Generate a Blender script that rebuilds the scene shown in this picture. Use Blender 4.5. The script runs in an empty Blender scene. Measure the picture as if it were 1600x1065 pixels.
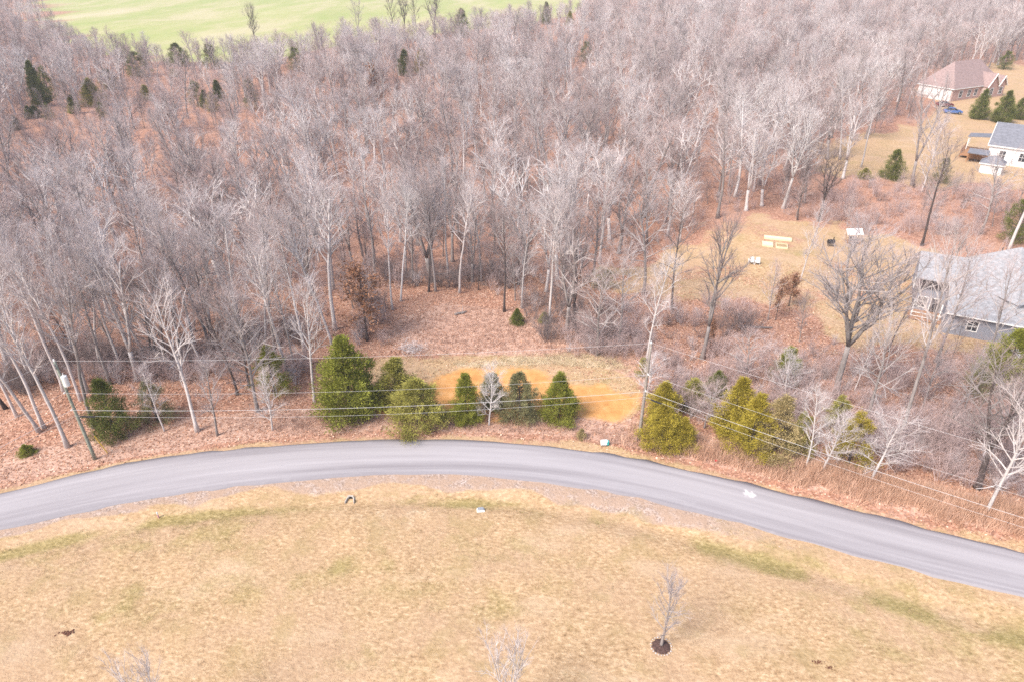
import bpy, math, random
import numpy as np
from mathutils import Vector

R = math.radians
scene = bpy.context.scene
col = scene.collection

# ------------------------------------------------------------------ camera, sky, sun, exposure
CAM_H, PITCH, F = 40.0, R(30.0), 1067.0
HAZE = 0.00028
cam_data = bpy.data.cameras.new('camera')
cam_data.sensor_width = 36.0
cam_data.lens = 36.0 * F / 1600.0
cam_data.clip_start, cam_data.clip_end = 0.5, 6000.0
cam = bpy.data.objects.new('camera', cam_data)
cam.location = (0, 0, CAM_H)
cam.rotation_euler = (R(90) - PITCH, 0, 0)
col.objects.link(cam)
scene.camera = cam

SUN_EL, SUN_AZ = R(48), R(232)            # azimuth clockwise from +Y: behind the camera, to its left
world = bpy.data.worlds.new('World')
scene.world = world
world.use_nodes = True
wn = world.node_tree
wn.nodes.clear()
sky = wn.nodes.new('ShaderNodeTexSky')
sky.sky_type = 'NISHITA'
sky.sun_disc = False
sky.sun_elevation = SUN_EL
sky.sun_rotation = SUN_AZ
sky.air_density, sky.dust_density, sky.ozone_density = 1.0, 3.5, 0.6
bg = wn.nodes.new('ShaderNodeBackground')
bg.inputs['Strength'].default_value = 0.105
wo = wn.nodes.new('ShaderNodeOutputWorld')
wn.links.new(sky.outputs[0], bg.inputs['Color'])
wn.links.new(bg.outputs[0], wo.inputs['Surface'])

sun_data = bpy.data.lights.new('sun', 'SUN')
sun_data.energy = 1.5
sun_data.angle = R(24)
sun_data.color = (1.0, 0.95, 0.9)
sun = bpy.data.objects.new('sun', sun_data)
sd = Vector((math.sin(SUN_AZ) * math.cos(SUN_EL), math.cos(SUN_AZ) * math.cos(SUN_EL), math.sin(SUN_EL)))
sun.rotation_euler = sd.to_track_quat('Z', 'Y').to_euler()
sun.location = (0, 0, 120)
col.objects.link(sun)

scene.view_settings.view_transform = 'Standard'
scene.view_settings.look = 'None'
scene.view_settings.gamma = 1.0
scene.view_settings.use_curve_mapping = False
scene.view_settings.exposure = 1.44
scene.cycles.max_bounces = 5
scene.cycles.diffuse_bounces = 2
scene.cycles.use_denoising = False
scene.cycles.use_light_tree = False
scene.cycles.sample_clamp_indirect = 4.0
scene.cycles.filter_width = 1.6

# ------------------------------------------------------------------ maths helpers
rng = np.random.default_rng(11)
random.seed(5)
CP, SP = math.cos(PITCH), math.sin(PITCH)


def project(x, y, z):
    x, y, z = np.asarray(x, float), np.asarray(y, float), np.asarray(z, float) - CAM_H
    d = y * CP - z * SP
    u = y * SP + z * CP
    d = np.where(np.abs(d) < 1e-6, 1e-6, d)
    return 800 + F * x / d, 532.5 - F * u / d, d


def smooth(a, b, x):
    t = np.clip((np.asarray(x, float) - a) / (b - a), 0, 1)
    return t * t * (3 - 2 * t)


_perm = np.random.default_rng(3).random((64, 64))


def vnoise(x, y, s):
    """value noise, period 64 cells, s metres to the cell"""
    x, y = np.asarray(x, float) / s, np.asarray(y, float) / s
    xi, yi = np.floor(x).astype(int), np.floor(y).astype(int)
    fx, fy = x - xi, y - yi
    fx, fy = fx * fx * (3 - 2 * fx), fy * fy * (3 - 2 * fy)
    g = lambda i, j: _perm[(xi + i) % 64, (yi + j) % 64]
    return (g(0, 0) * (1 - fx) + g(1, 0) * fx) * (1 - fy) + (g(0, 1) * (1 - fx) + g(1, 1) * fx) * fy


def flat_at(px, py, z=0.0):
    u, v = (px - 800) / F, (532.5 - py) / F
    t = (CAM_H - z) / (SP - CP * v)
    return np.array((u * t, t * (CP + SP * v)))


# road edges read off the photograph, laid on the level roadbed
far_px = [(0, 770), (100, 745), (200, 722), (300, 707), (400, 697), (500, 690), (600, 687), (700, 687), (800, 690), (900, 700),
          (1000, 716), (1100, 738), (1200, 763), (1300, 788), (1400, 814), (1500, 838), (1600, 862)]
near_px = [(0, 826), (100, 806), (200, 786), (300, 768), (400, 755), (500, 747), (600, 742), (700, 741), (800, 746), (900, 759),
           (1000, 778), (1066, 793), (1166, 821), (1233, 840), (1333, 868), (1433, 894), (1533, 918), (1600, 932)]


def resample(p, n):
    p = np.array(p, float)
    s = np.r_[0, np.cumsum(np.hypot(*np.diff(p, axis=0).T))]
    q = np.linspace(0, s[-1], n)
    return np.c_[np.interp(q, s, p[:, 0]), np.interp(q, s, p[:, 1])]


def smooth_line(p, it):
    for _ in range(it):
        p[1:-1] = (p[:-2] + 2 * p[1:-1] + p[2:]) / 4
    return p


fe = np.array([flat_at(*p) for p in far_px])
ne = np.array([flat_at(*p) for p in near_px])


def extend(p, step=10, n=6, turn=0.0):
    a, b = p[0] - p[1], p[-1] - p[-2]
    a, b = a / np.hypot(*a), b / np.hypot(*b)
    head = [p[0] + a * step * k for k in range(n, 0, -1)]
    tail = [p[-1] + b * step * k for k in range(1, n + 1)]
    return np.vstack([head, p, tail])


NR = 220
fe = smooth_line(resample(extend(fe), NR), 12)
ne = smooth_line(resample(extend(ne), NR), 12)
# pair the edges across the road: nearest far-edge point for each near-edge point
fd = resample(fe, 1600)
pairf = np.array([fd[np.argmin(np.hypot(*(fd - q).T))] for q in ne])
pairf = smooth_line(pairf, 6)
mid = (ne + pairf) / 2
mid_d = resample(mid, 900)
mid_t = np.gradient(mid_d, axis=0)
mid_t /= np.hypot(mid_t[:, 0], mid_t[:, 1])[:, None]
HALF = float(np.median(np.hypot(*(pairf - ne).T))) / 2


def road_dist(x, y):
    """signed distance to the road's centre line, + on its far side"""
    x, y = np.asarray(x, float), np.asarray(y, float)
    shp = x.shape
    xf, yf = x.ravel(), y.ravel()
    out = np.full(xf.size, 200.0)
    box = (xf > -110) & (xf < 130) & (yf > -30) & (yf < 110)
    idx = np.flatnonzero(box)
    for k in range(0, idx.size, 20000):
        i = idx[k:k + 20000]
        dx = xf[i][:, None] - mid_d[None, ::3, 0]
        dy = yf[i][:, None] - mid_d[None, ::3, 1]
        dd = dx * dx + dy * dy
        j = dd.argmin(1)
        t = mid_t[::3][j]
        px, py = dx[np.arange(i.size), j], dy[np.arange(i.size), j]
        sgn = np.sign(t[:, 0] * py - t[:, 1] * px)
        out[i] = np.sqrt(dd[np.arange(i.size), j]) * sgn
    far = ~box
    out[far & (yf <= -30)] = -200
    return out.reshape(shp)


def terrain(x, y, rd=None):
    x, y = np.asarray(x, float), np.asarray(y, float)
    if rd is None:
        rd = road_dist(x, y)
    z = np.zeros(np.broadcast(x, y).shape)
    r = np.abs(rd)
    off = smooth(3.4, 9, r)
    # shallow ditch on the near side, low bank on the far right side
    z -= 0.32 * np.exp(-((rd + 5.4) / 1.1) ** 2)
    z += 0.5 * np.exp(-((rd - 6.0) / 2.0) ** 2) * smooth(14, 30, x) 
    z += off * 0.45 * (vnoise(x, y, 14) - 0.5)
    z += off * 0.10 * (vnoise(x + 31, y + 7, 2.3) - 0.5)
    # wooded hollow behind the clearing, then rolling ground
    val = smooth(78, 104, y) * (1 - smooth(118, 190, y)) * (1 - smooth(18, 40, x))
    z -= 4.0 * val
    z += smooth(110, 190, y) * 3.2 * (vnoise(x + 90, y, 55) - 0.5) * (1 - smooth(55, 90, x))
    return z


def at(px, py):
    """the point of the ground that lies on this line of sight"""
    u, v = (px - 800) / F, (532.5 - py) / F
    d = np.array((u, CP + SP * v, -SP + CP * v))
    z = 0.0
    for _ in range(14):
        t = (CAM_H - z) / -d[2]
        p = d * t
        z = 0.5 * z + 0.5 * float(terrain(np.array([p[0]]), np.array([p[1]]))[0])
    return float(p[0]), float(p[1]), z


def height_to(base, row):
    """height of an upright thing at base whose top shows on that row"""
    lo, hi = 0.2, 40.0
    for _ in range(30):
        m = (lo + hi) / 2
        if project(base[0], base[1], base[2] + m)[1] > row:
            lo = m
        else:
            hi = m
    return lo


def px_per_m(base):
    return F / float(project(*base)[2])


def poly_world(pts):
    return np.array([flat_at(*p) for p in pts])


def poly_sd(x, y, P):
    """signed distance to polygon P, + inside"""
    x, y = np.asarray(x, float), np.asarray(y, float)
    d = np.full(x.shape, 1e9)
    ins = np.zeros(x.shape, bool)
    for a, b in zip(P, np.roll(P, -1, 0)):
        e = b - a
        t = np.clip(((x - a[0]) * e[0] + (y - a[1]) * e[1]) / max(e @ e, 1e-9), 0, 1)
        d = np.minimum(d, np.hypot(x - a[0] - t * e[0], y - a[1] - t * e[1]))
        c = ((a[1] > y) != (b[1] > y)) & (x < (b[0] - a[0]) * (y - a[1]) / (b[1] - a[1] + 1e-12) + a[0])
        ins ^= c
    return np.where(ins, d, -d)


# ------------------------------------------------------------------ object helpers
def mesh_np(name, V, tris=None, quads=None, mats=(), matidx=None, smooth_shade=False):
    me = bpy.data.meshes.new(name)
    V = np.asarray(V, np.float32)
    tris = np.zeros((0, 3), np.int32) if tris is None else np.asarray(tris, np.int32).reshape(-1, 3)
    quads = np.zeros((0, 4), np.int32) if quads is None else np.asarray(quads, np.int32).reshape(-1, 4)
    me.vertices.add(len(V))
    me.vertices.foreach_set('co', V.ravel())
    me.loops.add(tris.size + quads.size)
    me.loops.foreach_set('vertex_index', np.r_[tris.ravel(), quads.ravel()].astype(np.int32))
    me.polygons.add(len(tris) + len(quads))
    ls = np.r_[np.arange(len(tris)) * 3, tris.size + np.arange(len(quads)) * 4].astype(np.int32)
    me.polygons.foreach_set('loop_start', ls)
    if matidx is not None:
        me.polygons.foreach_set('material_index', np.asarray(matidx, np.int32))
    me.polygons.foreach_set('use_smooth', np.full(len(ls), smooth_shade))
    me.update(calc_edges=True)
    for m in mats:
        me.materials.append(m)
    return me


def link(name, me, parent=None, loc=None, rotz=0.0):
    o = bpy.data.objects.new(name, me)
    col.objects.link(o)
    if parent is not None:
        o.parent = parent
    if loc is not None:
        o.location = loc
    o.rotation_euler.z = rotz
    return o


def tag(o, label=None, cat=None, group=None, kind=None):
    if label:
        o['label'] = label
    if cat:
        o['category'] = cat
    if group:
        o['group'] = group
    if kind:
        o['kind'] = kind
    return o


def thing(name, label, cat, loc, rotz=0.0, group=None):
    return tag(link(name, None, None, loc, rotz), label, cat, group)


class MB:
    """collects boxes, tubes and faces into one mesh"""

    def __init__(s):
        s.V, s.T, s.Q, s.n = [], [], [], 0

    def add(s, V, T=None, Q=None):
        s.V.append(np.asarray(V, float).reshape(-1, 3))
        if T is not None and len(T):
            s.T.append(np.asarray(T, int) + s.n)
        if Q is not None and len(Q):
            s.Q.append(np.asarray(Q, int) + s.n)
        s.n += len(s.V[-1])
        return s

    def box(s, c, d, rz=0.0, tilt=0.0):
        x, y, z = np.array(d) / 2
        P = np.array([(i * x, j * y, k * z) for k in (-1, 1) for j in (-1, 1) for i in (-1, 1)])
        if tilt:
            P = np.c_[P[:, 0], P[:, 1] * math.cos(tilt) - P[:, 2] * math.sin(tilt), P[:, 1] * math.sin(tilt) + P[:, 2] * math.cos(tilt)]
        if rz:
            P = np.c_[P[:, 0] * math.cos(rz) - P[:, 1] * math.sin(rz), P[:, 0] * math.sin(rz) + P[:, 1] * math.cos(rz), P[:, 2]]
        return s.add(P + np.array(c), None, [(0, 2, 3, 1), (4, 5, 7, 6), (0, 1, 5, 4), (2, 6, 7, 3), (0, 4, 6, 2), (1, 3, 7, 5)])

    def tube(s, pts, rad, k=6, cap=True):
        pts = np.asarray(pts, float)
        rad = np.broadcast_to(np.asarray(rad, float), (len(pts),))
        t = np.gradient(pts, axis=0)
        t /= np.linalg.norm(t, axis=1)[:, None] + 1e-9
        ref = np.array((0.31, 0.95, 0.05)) if abs(t[0, 1]) < 0.8 else np.array((1.0, 0.05, 0.1))
        a = np.cross(t, ref)
        a /= np.linalg.norm(a, axis=1)[:, None] + 1e-9
        b = np.cross(t, a)
        th = np.arange(k) * 2 * math.pi / k
        ring = pts[:, None] + rad[:, None, None] * (np.cos(th)[None, :, None] * a[:, None] + np.sin(th)[None, :, None] * b[:, None])
        n = len(pts)
        i = np.arange(n - 1)[:, None] * k
        j = np.arange(k)[None]
        j2 = (j + 1) % k
        Q = np.stack([i + j, i + j2, i + k + j2, i + k + j], -1).reshape(-1, 4)
        V = ring.reshape(-1, 3)
        T = None
        if cap:
            V = np.vstack([V, pts[-1], pts[0]])
            e = (n - 1) * k
            T = [(e + q, e + (q + 1) % k, n * k) for q in range(k)] + [((q + 1) % k, q, n * k + 1) for q in range(k)]
        return s.add(V, T, Q)

    def cones(s, base, tip, rad):
        """many three-sided spikes at once"""
        base, tip = np.asarray(base, float), np.asarray(tip, float)
        n = len(base)
        d = tip - base
        d = d / (np.linalg.norm(d, axis=1)[:, None] + 1e-9)
        ref = np.where(np.abs(d[:, 2:3]) < 0.9, np.array([[0, 0, 1.0]]), np.array([[1.0, 0, 0]]))
        a = np.cross(d, ref)
        a /= np.linalg.norm(a, axis=1)[:, None] + 1e-9
        b = np.cross(d, a)
        rad = np.broadcast_to(np.asarray(rad, float), (n,))[:, None]
        vs = [base + rad * (math.cos(q) * a + math.sin(q) * b) for q in (0, 2.094, 4.189)] + [tip]
        V = np.stack(vs, 1).reshape(-1, 3)
        o = np.arange(n)[:, None] * 4
        T = np.concatenate([o + np.array([[0, 1, 3]]), o + np.array([[1, 2, 3]]), o + np.array([[2, 0, 3]])])
        return s.add(V, T)

    def faces(s, V, F_):
        T = [f for f in F_ if len(f) == 3]
        Q = [f for f in F_ if len(f) == 4]
        return s.add(V, T, Q)

    def arrays(s):
        return (np.vstack(s.V), np.vstack(s.T) if s.T else None, np.vstack(s.Q) if s.Q else None)

    def mesh(s, name, mats=(), smooth_shade=False):
        V, T, Q = s.arrays()
        return mesh_np(name, V, T, Q, mats, None, smooth_shade)

    def build(s, name, mat, parent=None, loc=None, rotz=0.0, smooth_shade=False):
        return link(name, s.mesh(name, (mat,), smooth_shade), parent, loc, rotz)


# ------------------------------------------------------------------ materials
class NT:
    """a short way to wire nodes"""

    def __init__(s, name, rough=0.9):
        s.m = bpy.data.materials.new(name)
        s.m.use_nodes = True
        s.t = s.m.node_tree
        s.b = s.t.nodes['Principled BSDF']
        s.b.inputs['Roughness'].default_value = rough
        s.b.inputs['Specular IOR Level'].default_value = 0.25

    def node(s, kind, **kw):
        n = s.t.nodes.new(kind)
        for k, v in kw.items():
            setattr(n, k, v)
        return n

    def put(s, sock, v):
        if isinstance(v, bpy.types.NodeSocket):
            s.t.links.new(v, sock)
        elif v is not None:
            if isinstance(v, tuple) and len(v) == 3 and sock.type == 'RGBA':
                v = v + (1.0,)
            sock.default_value = v

    def coord(s, which='Object'):
        return s.node('ShaderNodeTexCoord').outputs[which]

    def pos(s):
        return s.node('ShaderNodeNewGeometry').outputs['Position']

    def mapping(s, vec, scale=(1, 1, 1), rot=(0, 0, 0)):
        n = s.node('ShaderNodeMapping')
        s.put(n.inputs['Vector'], vec)
        n.inputs['Scale'].default_value = scale
        n.inputs['Rotation'].default_value = rot
        return n.outputs[0]

    def noise(s, vec, scale, detail=4.0, rough=0.55, out='Fac'):
        n = s.node('ShaderNodeTexNoise')
        s.put(n.inputs['Vector'], vec)
        n.inputs['Scale'].default_value = scale
        n.inputs['Detail'].default_value = detail
        n.inputs['Roughness'].default_value = rough
        return n.outputs[out]

    def voronoi(s, vec, scale, out='Color', feature='F1'):
        n = s.node('ShaderNodeTexVoronoi', feature=feature)
        s.put(n.inputs['Vector'], vec)
        n.inputs['Scale'].default_value = scale
        return n.outputs[out]

    def ramp(s, fac, stops):
        n = s.node('ShaderNodeValToRGB')
        s.put(n.inputs[0], fac)
        e = n.color_ramp.elements
        while len(e) < len(stops):
            e.new(0.5)
        for q, (p, c) in zip(e, stops):
            q.position = p
            q.color = (c if isinstance(c, tuple) else (c, c, c)) + (1.0,)
        return n.outputs[0]

    def mix(s, fac, a, b, blend='MIX'):
        n = s.node('ShaderNodeMix', data_type='RGBA', blend_type=blend)
        s.put(n.inputs[0], fac)
        s.put(n.inputs[6], a)
        s.put(n.inputs[7], b)
        return n.outputs[2]

    def math(s, op, a, b=None, c=None):
        n = s.node('ShaderNodeMath', operation=op)
        for k, v in enumerate((a, b, c)):
            s.put(n.inputs[k], v)
        return n.outputs[0]

    def remap(s, v, a, b, c=0.0, d=1.0):
        n = s.node('ShaderNodeMapRange', interpolation_type='SMOOTHSTEP')
        s.put(n.inputs[0], v)
        for k, q in enumerate((a, b, c, d)):
            n.inputs[k + 1].default_value = q
        return n.outputs[0]

    def attr(s, name, out='Color'):
        return s.node('ShaderNodeAttribute', attribute_name=name).outputs[out]

    def rand(s):
        return s.node('ShaderNodeObjectInfo').outputs['Random']

    def bump(s, h, strength=0.5, dist=0.05):
        n = s.node('ShaderNodeBump')
        n.inputs['Strength'].default_value = strength
        n.inputs['Distance'].default_value = dist
        s.put(n.inputs['Height'], h)
        s.put(s.b.inputs['Normal'], n.outputs[0])

    def done(s, color):
        s.put(s.b.inputs['Base Color'], color)
        return s.m


def plain(name, c, rough=0.8, var=0.15, scale=6.0, metal=0.0):
    n = NT(name, rough)
    n.b.inputs['Metallic'].default_value = metal
    f = n.noise(n.coord(), scale, 5)
    d = tuple(v * (1 - var) for v in c)
    l = tuple(min(1, v * (1 + var)) for v in c)
    return n.done(n.ramp(f, [(0.3, d), (0.7, l)]))


def bark(name, lo, hi, patch=None, patch_amt=0.0):
    n = NT(name, 0.95)
    p = n.coord()
    f = n.noise(n.mapping(p, (9, 9, 1.6)), 1.0, 5, 0.65)
    c = n.ramp(f, [(0.3, lo), (0.7, hi)])
    if patch:
        g = n.noise(n.mapping(p, (1.4, 1.4, 0.7)), 1.0, 3)
        c = n.mix(n.remap(g, 0.62 - patch_amt, 0.68 - patch_amt), c, patch)
    v = n.math('MULTIPLY_ADD', n.rand(), 0.45, 0.78)
    c = n.mix(1.0, c, v, 'MULTIPLY')
    return n.done(c)


def twig(name, a, b):
    n = NT(name, 0.9)
    c = n.mix(n.rand(), a, b)
    f = n.noise(n.coord(), 0.8, 2)
    c = n.mix(1.0, c, n.ramp(f, [(0.25, 0.75), (0.75, 1.15)]), 'MULTIPLY')
    return n.done(c)


M = {}
M['bark_pale'] = bark('bark_pale', (.40, .36, .345), (.66, .61, .59), (.25, .215, .2), -0.03)
M['bark_grey'] = bark('bark_grey', (.17, .145, .135), (.36, .32, .305))
M['bark_dark'] = bark('bark_dark', (.055, .042, .04), (.15, .118, .11))
M['bark_white'] = bark('bark_white', (.44, .405, .39), (.72, .68, .66), (.26, .22, .2), -0.05)
M['bark_mid'] = bark('bark_mid', (.3, .262, .25), (.5, .45, .435))
M['twig_pale'] = twig('twig_pale', (.58, .51, .505), (.55, .47, .455))
M['twig_grey'] = twig('twig_grey', (.44, .375, .37), (.48, .395, .38))
M['twig_pink'] = twig('twig_pink', (.47, .355, .335), (.54, .41, .385))
M['twig_dark'] = twig('twig_dark', (.2, .16, .155), (.27, .215, .205))
M['twig_brown'] = twig('twig_brown', (.30, .22, .21), (.37, .285, .275))
M['twig_white'] = twig('twig_white', (.66, .605, .595), (.57, .505, .495))


def foliage(name):
    n = NT(name, 0.75)
    oc = n.node('ShaderNodeObjectInfo').outputs['Color']
    t = n.attr('tint', 'Fac')
    f = n.noise(n.coord(), 1.3, 3)
    k = n.math('MULTIPLY', n.math('MULTIPLY_ADD', t, 0.85, 0.6), n.math('MULTIPLY_ADD', f, 0.9, 0.5))
    c = n.mix(1.0, oc, k, 'MULTIPLY')
    # some sprays turn straw-brown
    c = n.mix(n.remap(t, 0.9, 1.0, 0.0, 0.55), c, (.2, .145, .06))
    return n.done(c)


M['cedar'] = foliage('cedar_foliage')
n = NT('dead_leaf', 0.85)
M['dead_leaf'] = n.done(n.mix(n.attr('tint', 'Fac'), (.2, .085, .04), (.46, .25, .15)))


# ground -----------------------------------------------------------
def ground_material():
    n = NT('ground', 0.95)
    p = n.pos()
    A, B, C = (n.node('ShaderNodeSeparateColor') for _ in range(3))
    for s_, a in ((A, 'zone_a'), (B, 'zone_b'), (C, 'zone_c')):
        n.t.links.new(n.attr(a), s_.inputs[0])
    fine = n.noise(p, 5.0, 6, 0.7)
    med = n.noise(p, 0.9, 5, 0.6)
    big = n.noise(p, 0.13, 4, 0.55)
    # leaf litter: overlapping leaf-sized cells
    cell = n.node('ShaderNodeSeparateColor')
    n.t.links.new(n.voronoi(p, 6.5), cell.inputs[0])
    lit = n.ramp(cell.outputs[0], [(0.0, (.21, .108, .075)), (0.4, (.375, .19, .125)), (0.75, (.47, .25, .168)), (1.0, (.6, .39, .285))])
    lit = n.mix(n.remap(med, 0.46, 0.74, 0.0, 0.5), lit, (.28, .15, .108))
    lit = n.mix(n.remap(big, 0.45, 0.7, 0.0, 0.4), lit, (.47, .30, .225))
    # straw lawn
    streak = n.noise(n.mapping(p, (1.0, 1.6, 1.0), (0, 0, 0.35)), 2.6, 7, 0.72)
    straw = n.ramp(streak, [(0.29, (.19, .112, .054)), (0.42, (.385, .25, .135)), (0.53, (.485, .328, .186)), (0.68, (.665, .492, .31))])
    straw = n.mix(n.remap(big, 0.42, 0.62, 0.0, 0.42), straw, (.45, .30, .20))
    straw = n.mix(n.remap(n.noise(n.mapping(p, (.6, 1.3, 1), (0, 0, .2)), 0.2, 5, .6), 0.52, 0.68, 0.0, 0.4), straw, (.56, .41, .275))
    straw = n.mix(n.remap(n.noise(p, 0.34, 4), 0.5, 0.68, 0.0, 0.45), straw, (.33, .245, .11))
    speck = n.noise(p, 3.4, 2, 0.5)
    straw = n.mix(n.remap(speck, 0.70, 0.80, 0.0, 0.7), straw, (.2, .115, .06))

    def m(sock, w=0.45, lo=0.38, hi=0.62):
        k = n.math('ADD', sock, n.math('MULTIPLY', n.math('SUBTRACT', n.math('ADD', n.math('MULTIPLY', med, 0.6), n.math('MULTIPLY', fine, 0.4)), 0.5), w * 2))
        return n.remap(k, lo, hi)
    c = n.mix(m(A.outputs[0]), lit, straw)
    # weedy brown grass in the clearing
    brown = n.ramp(streak, [(0.3, (.24, .13, .095)), (0.48, (.47, .29, .215)), (0.66, (.66, .47, .37))])
    c = n.mix(m(B.outputs[2]), c, brown)
    # pale dead grass
    pale = n.ramp(streak, [(0.3, (.38, .27, .17)), (0.5, (.58, .46, .31)), (0.7, (.75, .65, .48))])
    c = n.mix(m(C.outputs[0]), c, pale)
    # gravelly verge
    gv = n.node('ShaderNodeSeparateColor')
    n.t.links.new(n.voronoi(p, 9.0), gv.inputs[0])
    grav = n.ramp(gv.outputs[1], [(0.0, (.17, .12, .10)), (0.5, (.38, .295, .25)), (1.0, (.6, .5, .45))])
    grav = n.mix(n.remap(med, 0.34, 0.58, 0.2, 0.9), grav, (.41, .285, .205))
    c = n.mix(m(B.outputs[0]), c, grav)
    # green grass
    gr = n.ramp(streak, [(0.3, (.15, .125, .035)), (0.5, (.3, .24, .085)), (0.72, (.48, .39, .18))])
    c = n.mix(n.math('MULTIPLY', m(A.outputs[1], 0.55, 0.25, 0.95), 0.75), c, gr)
    # bare orange clay
    cl = n.ramp(med, [(0.3, (.5, .235, .075)), (0.55, (.62, .32, .115)), (0.75, (.66, .40, .2))])
    c = n.mix(m(A.outputs[2], 0.75, 0.25, 0.8), c, cl)
    # far pasture
    fg = n.ramp(n.noise(n.mapping(p, (1.0, 0.28, 1.0)), 0.03, 8, 0.66), [(0.36, (.31, .35, .115)), (0.48, (.365, .37, .15)), (0.58, (.44, .40, .215)), (0.72, (.5, .435, .28))])
    c = n.mix(n.remap(B.outputs[1], 0.3, 0.7), c, fg)
    n.bump(n.math('ADD', fine, n.math('MULTIPLY', streak, 0.6)), 0.7, 0.12)
    return n.done(c)


M['ground'] = ground_material()

n = NT('asphalt', 0.85)
ac = n.attr('across', 'Fac')
al = n.attr('along', 'Fac')
cx = n.node('ShaderNodeCombineXYZ')
n.t.links.new(n.math('MULTIPLY', al, 0.035), cx.inputs[0])
n.t.links.new(n.math('MULTIPLY', ac, 2.4), cx.inputs[1])
stk = n.noise(cx.outputs[0], 1.0, 5, 0.6)
c = n.ramp(stk, [(0.3, (.22, .2, .212)), (0.5, (.3, .278, .29)), (0.72, (.39, .366, .378))])
# worn pale band along the crown, darker untravelled edges
c = n.mix(n.remap(n.math('ABSOLUTE', n.math('ADD', ac, -0.15)), 0.75, 0.05, 0.0, 0.38), c, (.44, .415, .425))
c = n.mix(n.remap(n.math('ABSOLUTE', ac), 0.72, 1.0, 0.0, 0.5), c, (.2, .182, .195))
p = n.pos()
sp = n.voronoi(p, 22.0)
c = n.mix(0.28, c, n.mix(1.0, c, n.ramp(n.noise(p, 14, 4, 0.8), [(0.25, 0.45), (0.75, 1.6)]), 'MULTIPLY'))
c = n.mix(n.remap(n.noise(p, 0.5, 5, 0.65), 0.56, 0.7, 0.0, 0.3), c, (.36, .34, .35))
c = n.mix(n.remap(n.noise(cx.outputs[0], 2.4, 6, .7), 0.58, 0.72, 0.0, 0.35), c, (.47, .45, .455))
c = n.mix(n.remap(n.noise(p, 1.1, 6, .75), 0.64, 0.74, 0.0, 0.35), c, (.17, .155, .165))
c = n.mix(n.remap(n.math('ADD', n.attr('spill', 'Fac'), n.math('MULTIPLY', n.math('SUBTRACT', n.noise(p, 2.2, 5, .7), 0.5), 1.3)), 0.3, 0.7), c, (.74, .71, .70))
n.bump(n.noise(p, 30, 4), 0.3, 0.02)
M['asphalt'] = n.done(c)

M['wood_pole'] = plain('weathered_pole', (.27, .235, .205), 0.9, 0.3, 5)
M['wood_pole_green'] = plain('treated_pole', (.25, .265, .215), 0.9, 0.3, 5)
M['steel'] = plain('galvanised_steel', (.5, .5, .5), 0.45, 0.1, 8, 0.6)
M['tank'] = plain('transformer_paint', (.72, .72, .70), 0.5, 0.06)
M['porcelain'] = plain('porcelain', (.75, .74, .72), 0.35, 0.05)
M['wire'] = plain('aluminium_wire', (.62, .61, .61), 0.6, 0.08)
M['black'] = plain('black_plastic', (.02, .02, .023), 0.5, 0.1)
M['yellow'] = plain('yellow_plastic', (.7, .5, .06), 0.5, 0.1)
M['white'] = plain('white_paint', (.78, .77, .75), 0.6, 0.05, 3)
M['teal'] = plain('teal_paint', (.03, .36, .36), 0.5, 0.1)
M['concrete'] = plain('concrete', (.48, .45, .41), 0.9, 0.2, 5)
M['mulch'] = plain('mulch', (.085, .05, .042), 0.95, 0.5, 9)
M['dirt'] = plain('dark_dirt', (.13, .055, .035), 0.95, 0.35, 9)
M['stone'] = plain('stone', (.47, .42, .4), 0.9, 0.3, 3)
M['new_wood'] = plain('new_timber', (.72, .63, .42), 0.8, 0.12, 4)
M['soil'] = plain('bed_soil', (.38, .27, .15), 0.95, 0.4, 6)
M['chair'] = plain('white_plastic', (.8, .79, .78), 0.5, 0.04)
M['glass'] = plain('window_glass', (.035, .04, .05), 0.12, 0.2)
M['red'] = plain('red_plastic', (.5, .05, .05), 0.5, 0.1)
M['pink'] = plain('pink_marker', (.62, .3, .33), 0.6, 0.1)
M['deck'] = plain('deck_timber', (.36, .19, .10), 0.85, 0.25, 4)
M['blue_car'] = plain('blue_car_paint', (.07, .16, .42), 0.25, 0.05)
M['maroon_car'] = plain('maroon_car_paint', (.14, .035, .04), 0.25, 0.05)
M['tyre'] = plain('tyre_rubber', (.02, .02, .02), 0.9, 0.1)


def shingles(name, base, var):
    n = NT(name, 0.92)
    p = n.coord()
    row = n.noise(n.mapping(p, (1.2, 1.2, 9.0)), 1.3, 3, 0.6)
    tab = n.node('ShaderNodeSeparateColor')
    n.t.links.new(n.voronoi(n.mapping(p, (3.2, 3.2, 7.0)), 1.0), tab.inputs[0])
    c = n.mix(n.math('MULTIPLY', tab.outputs[0], 0.6), tuple(v * (1 - var) for v in base), tuple(v * (1 + var) for v in base))
    c = n.mix(1.0, c, n.ramp(row, [(0.3, 0.82), (0.7, 1.12)]), 'MULTIPLY')
    return n.done(c)


M['roof_grey'] = shingles('grey_shingles', (.345, .34, .352), 0.24)
M['roof_brown'] = shingles('brown_shingles', (.34, .245, .23), 0.22)
M['roof_slate'] = shingles('slate_shingles', (.2, .205, .235), 0.22)


def lapped(name, base, scale=5.0):
    n = NT(name, 0.7)
    p = n.coord()
    w = n.node('ShaderNodeTexWave', bands_direction='Z', wave_profile='SAW')
    n.put(w.inputs['Vector'], p)
    w.inputs['Scale'].default_value = scale / 6.28 * 2
    c = n.mix(1.0, base, n.ramp(w.outputs['Fac'], [(0.0, 0.8), (0.2, 1.0), (1.0, 1.0)]), 'MULTIPLY')
    n.bump(w.outputs['Fac'], 0.4, 0.02)
    return n.done(c)


M['siding_white'] = lapped('white_siding', (.74, .74, .75))
M['siding_blue'] = lapped('blue_grey_siding', (.27, .28, .325))


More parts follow.
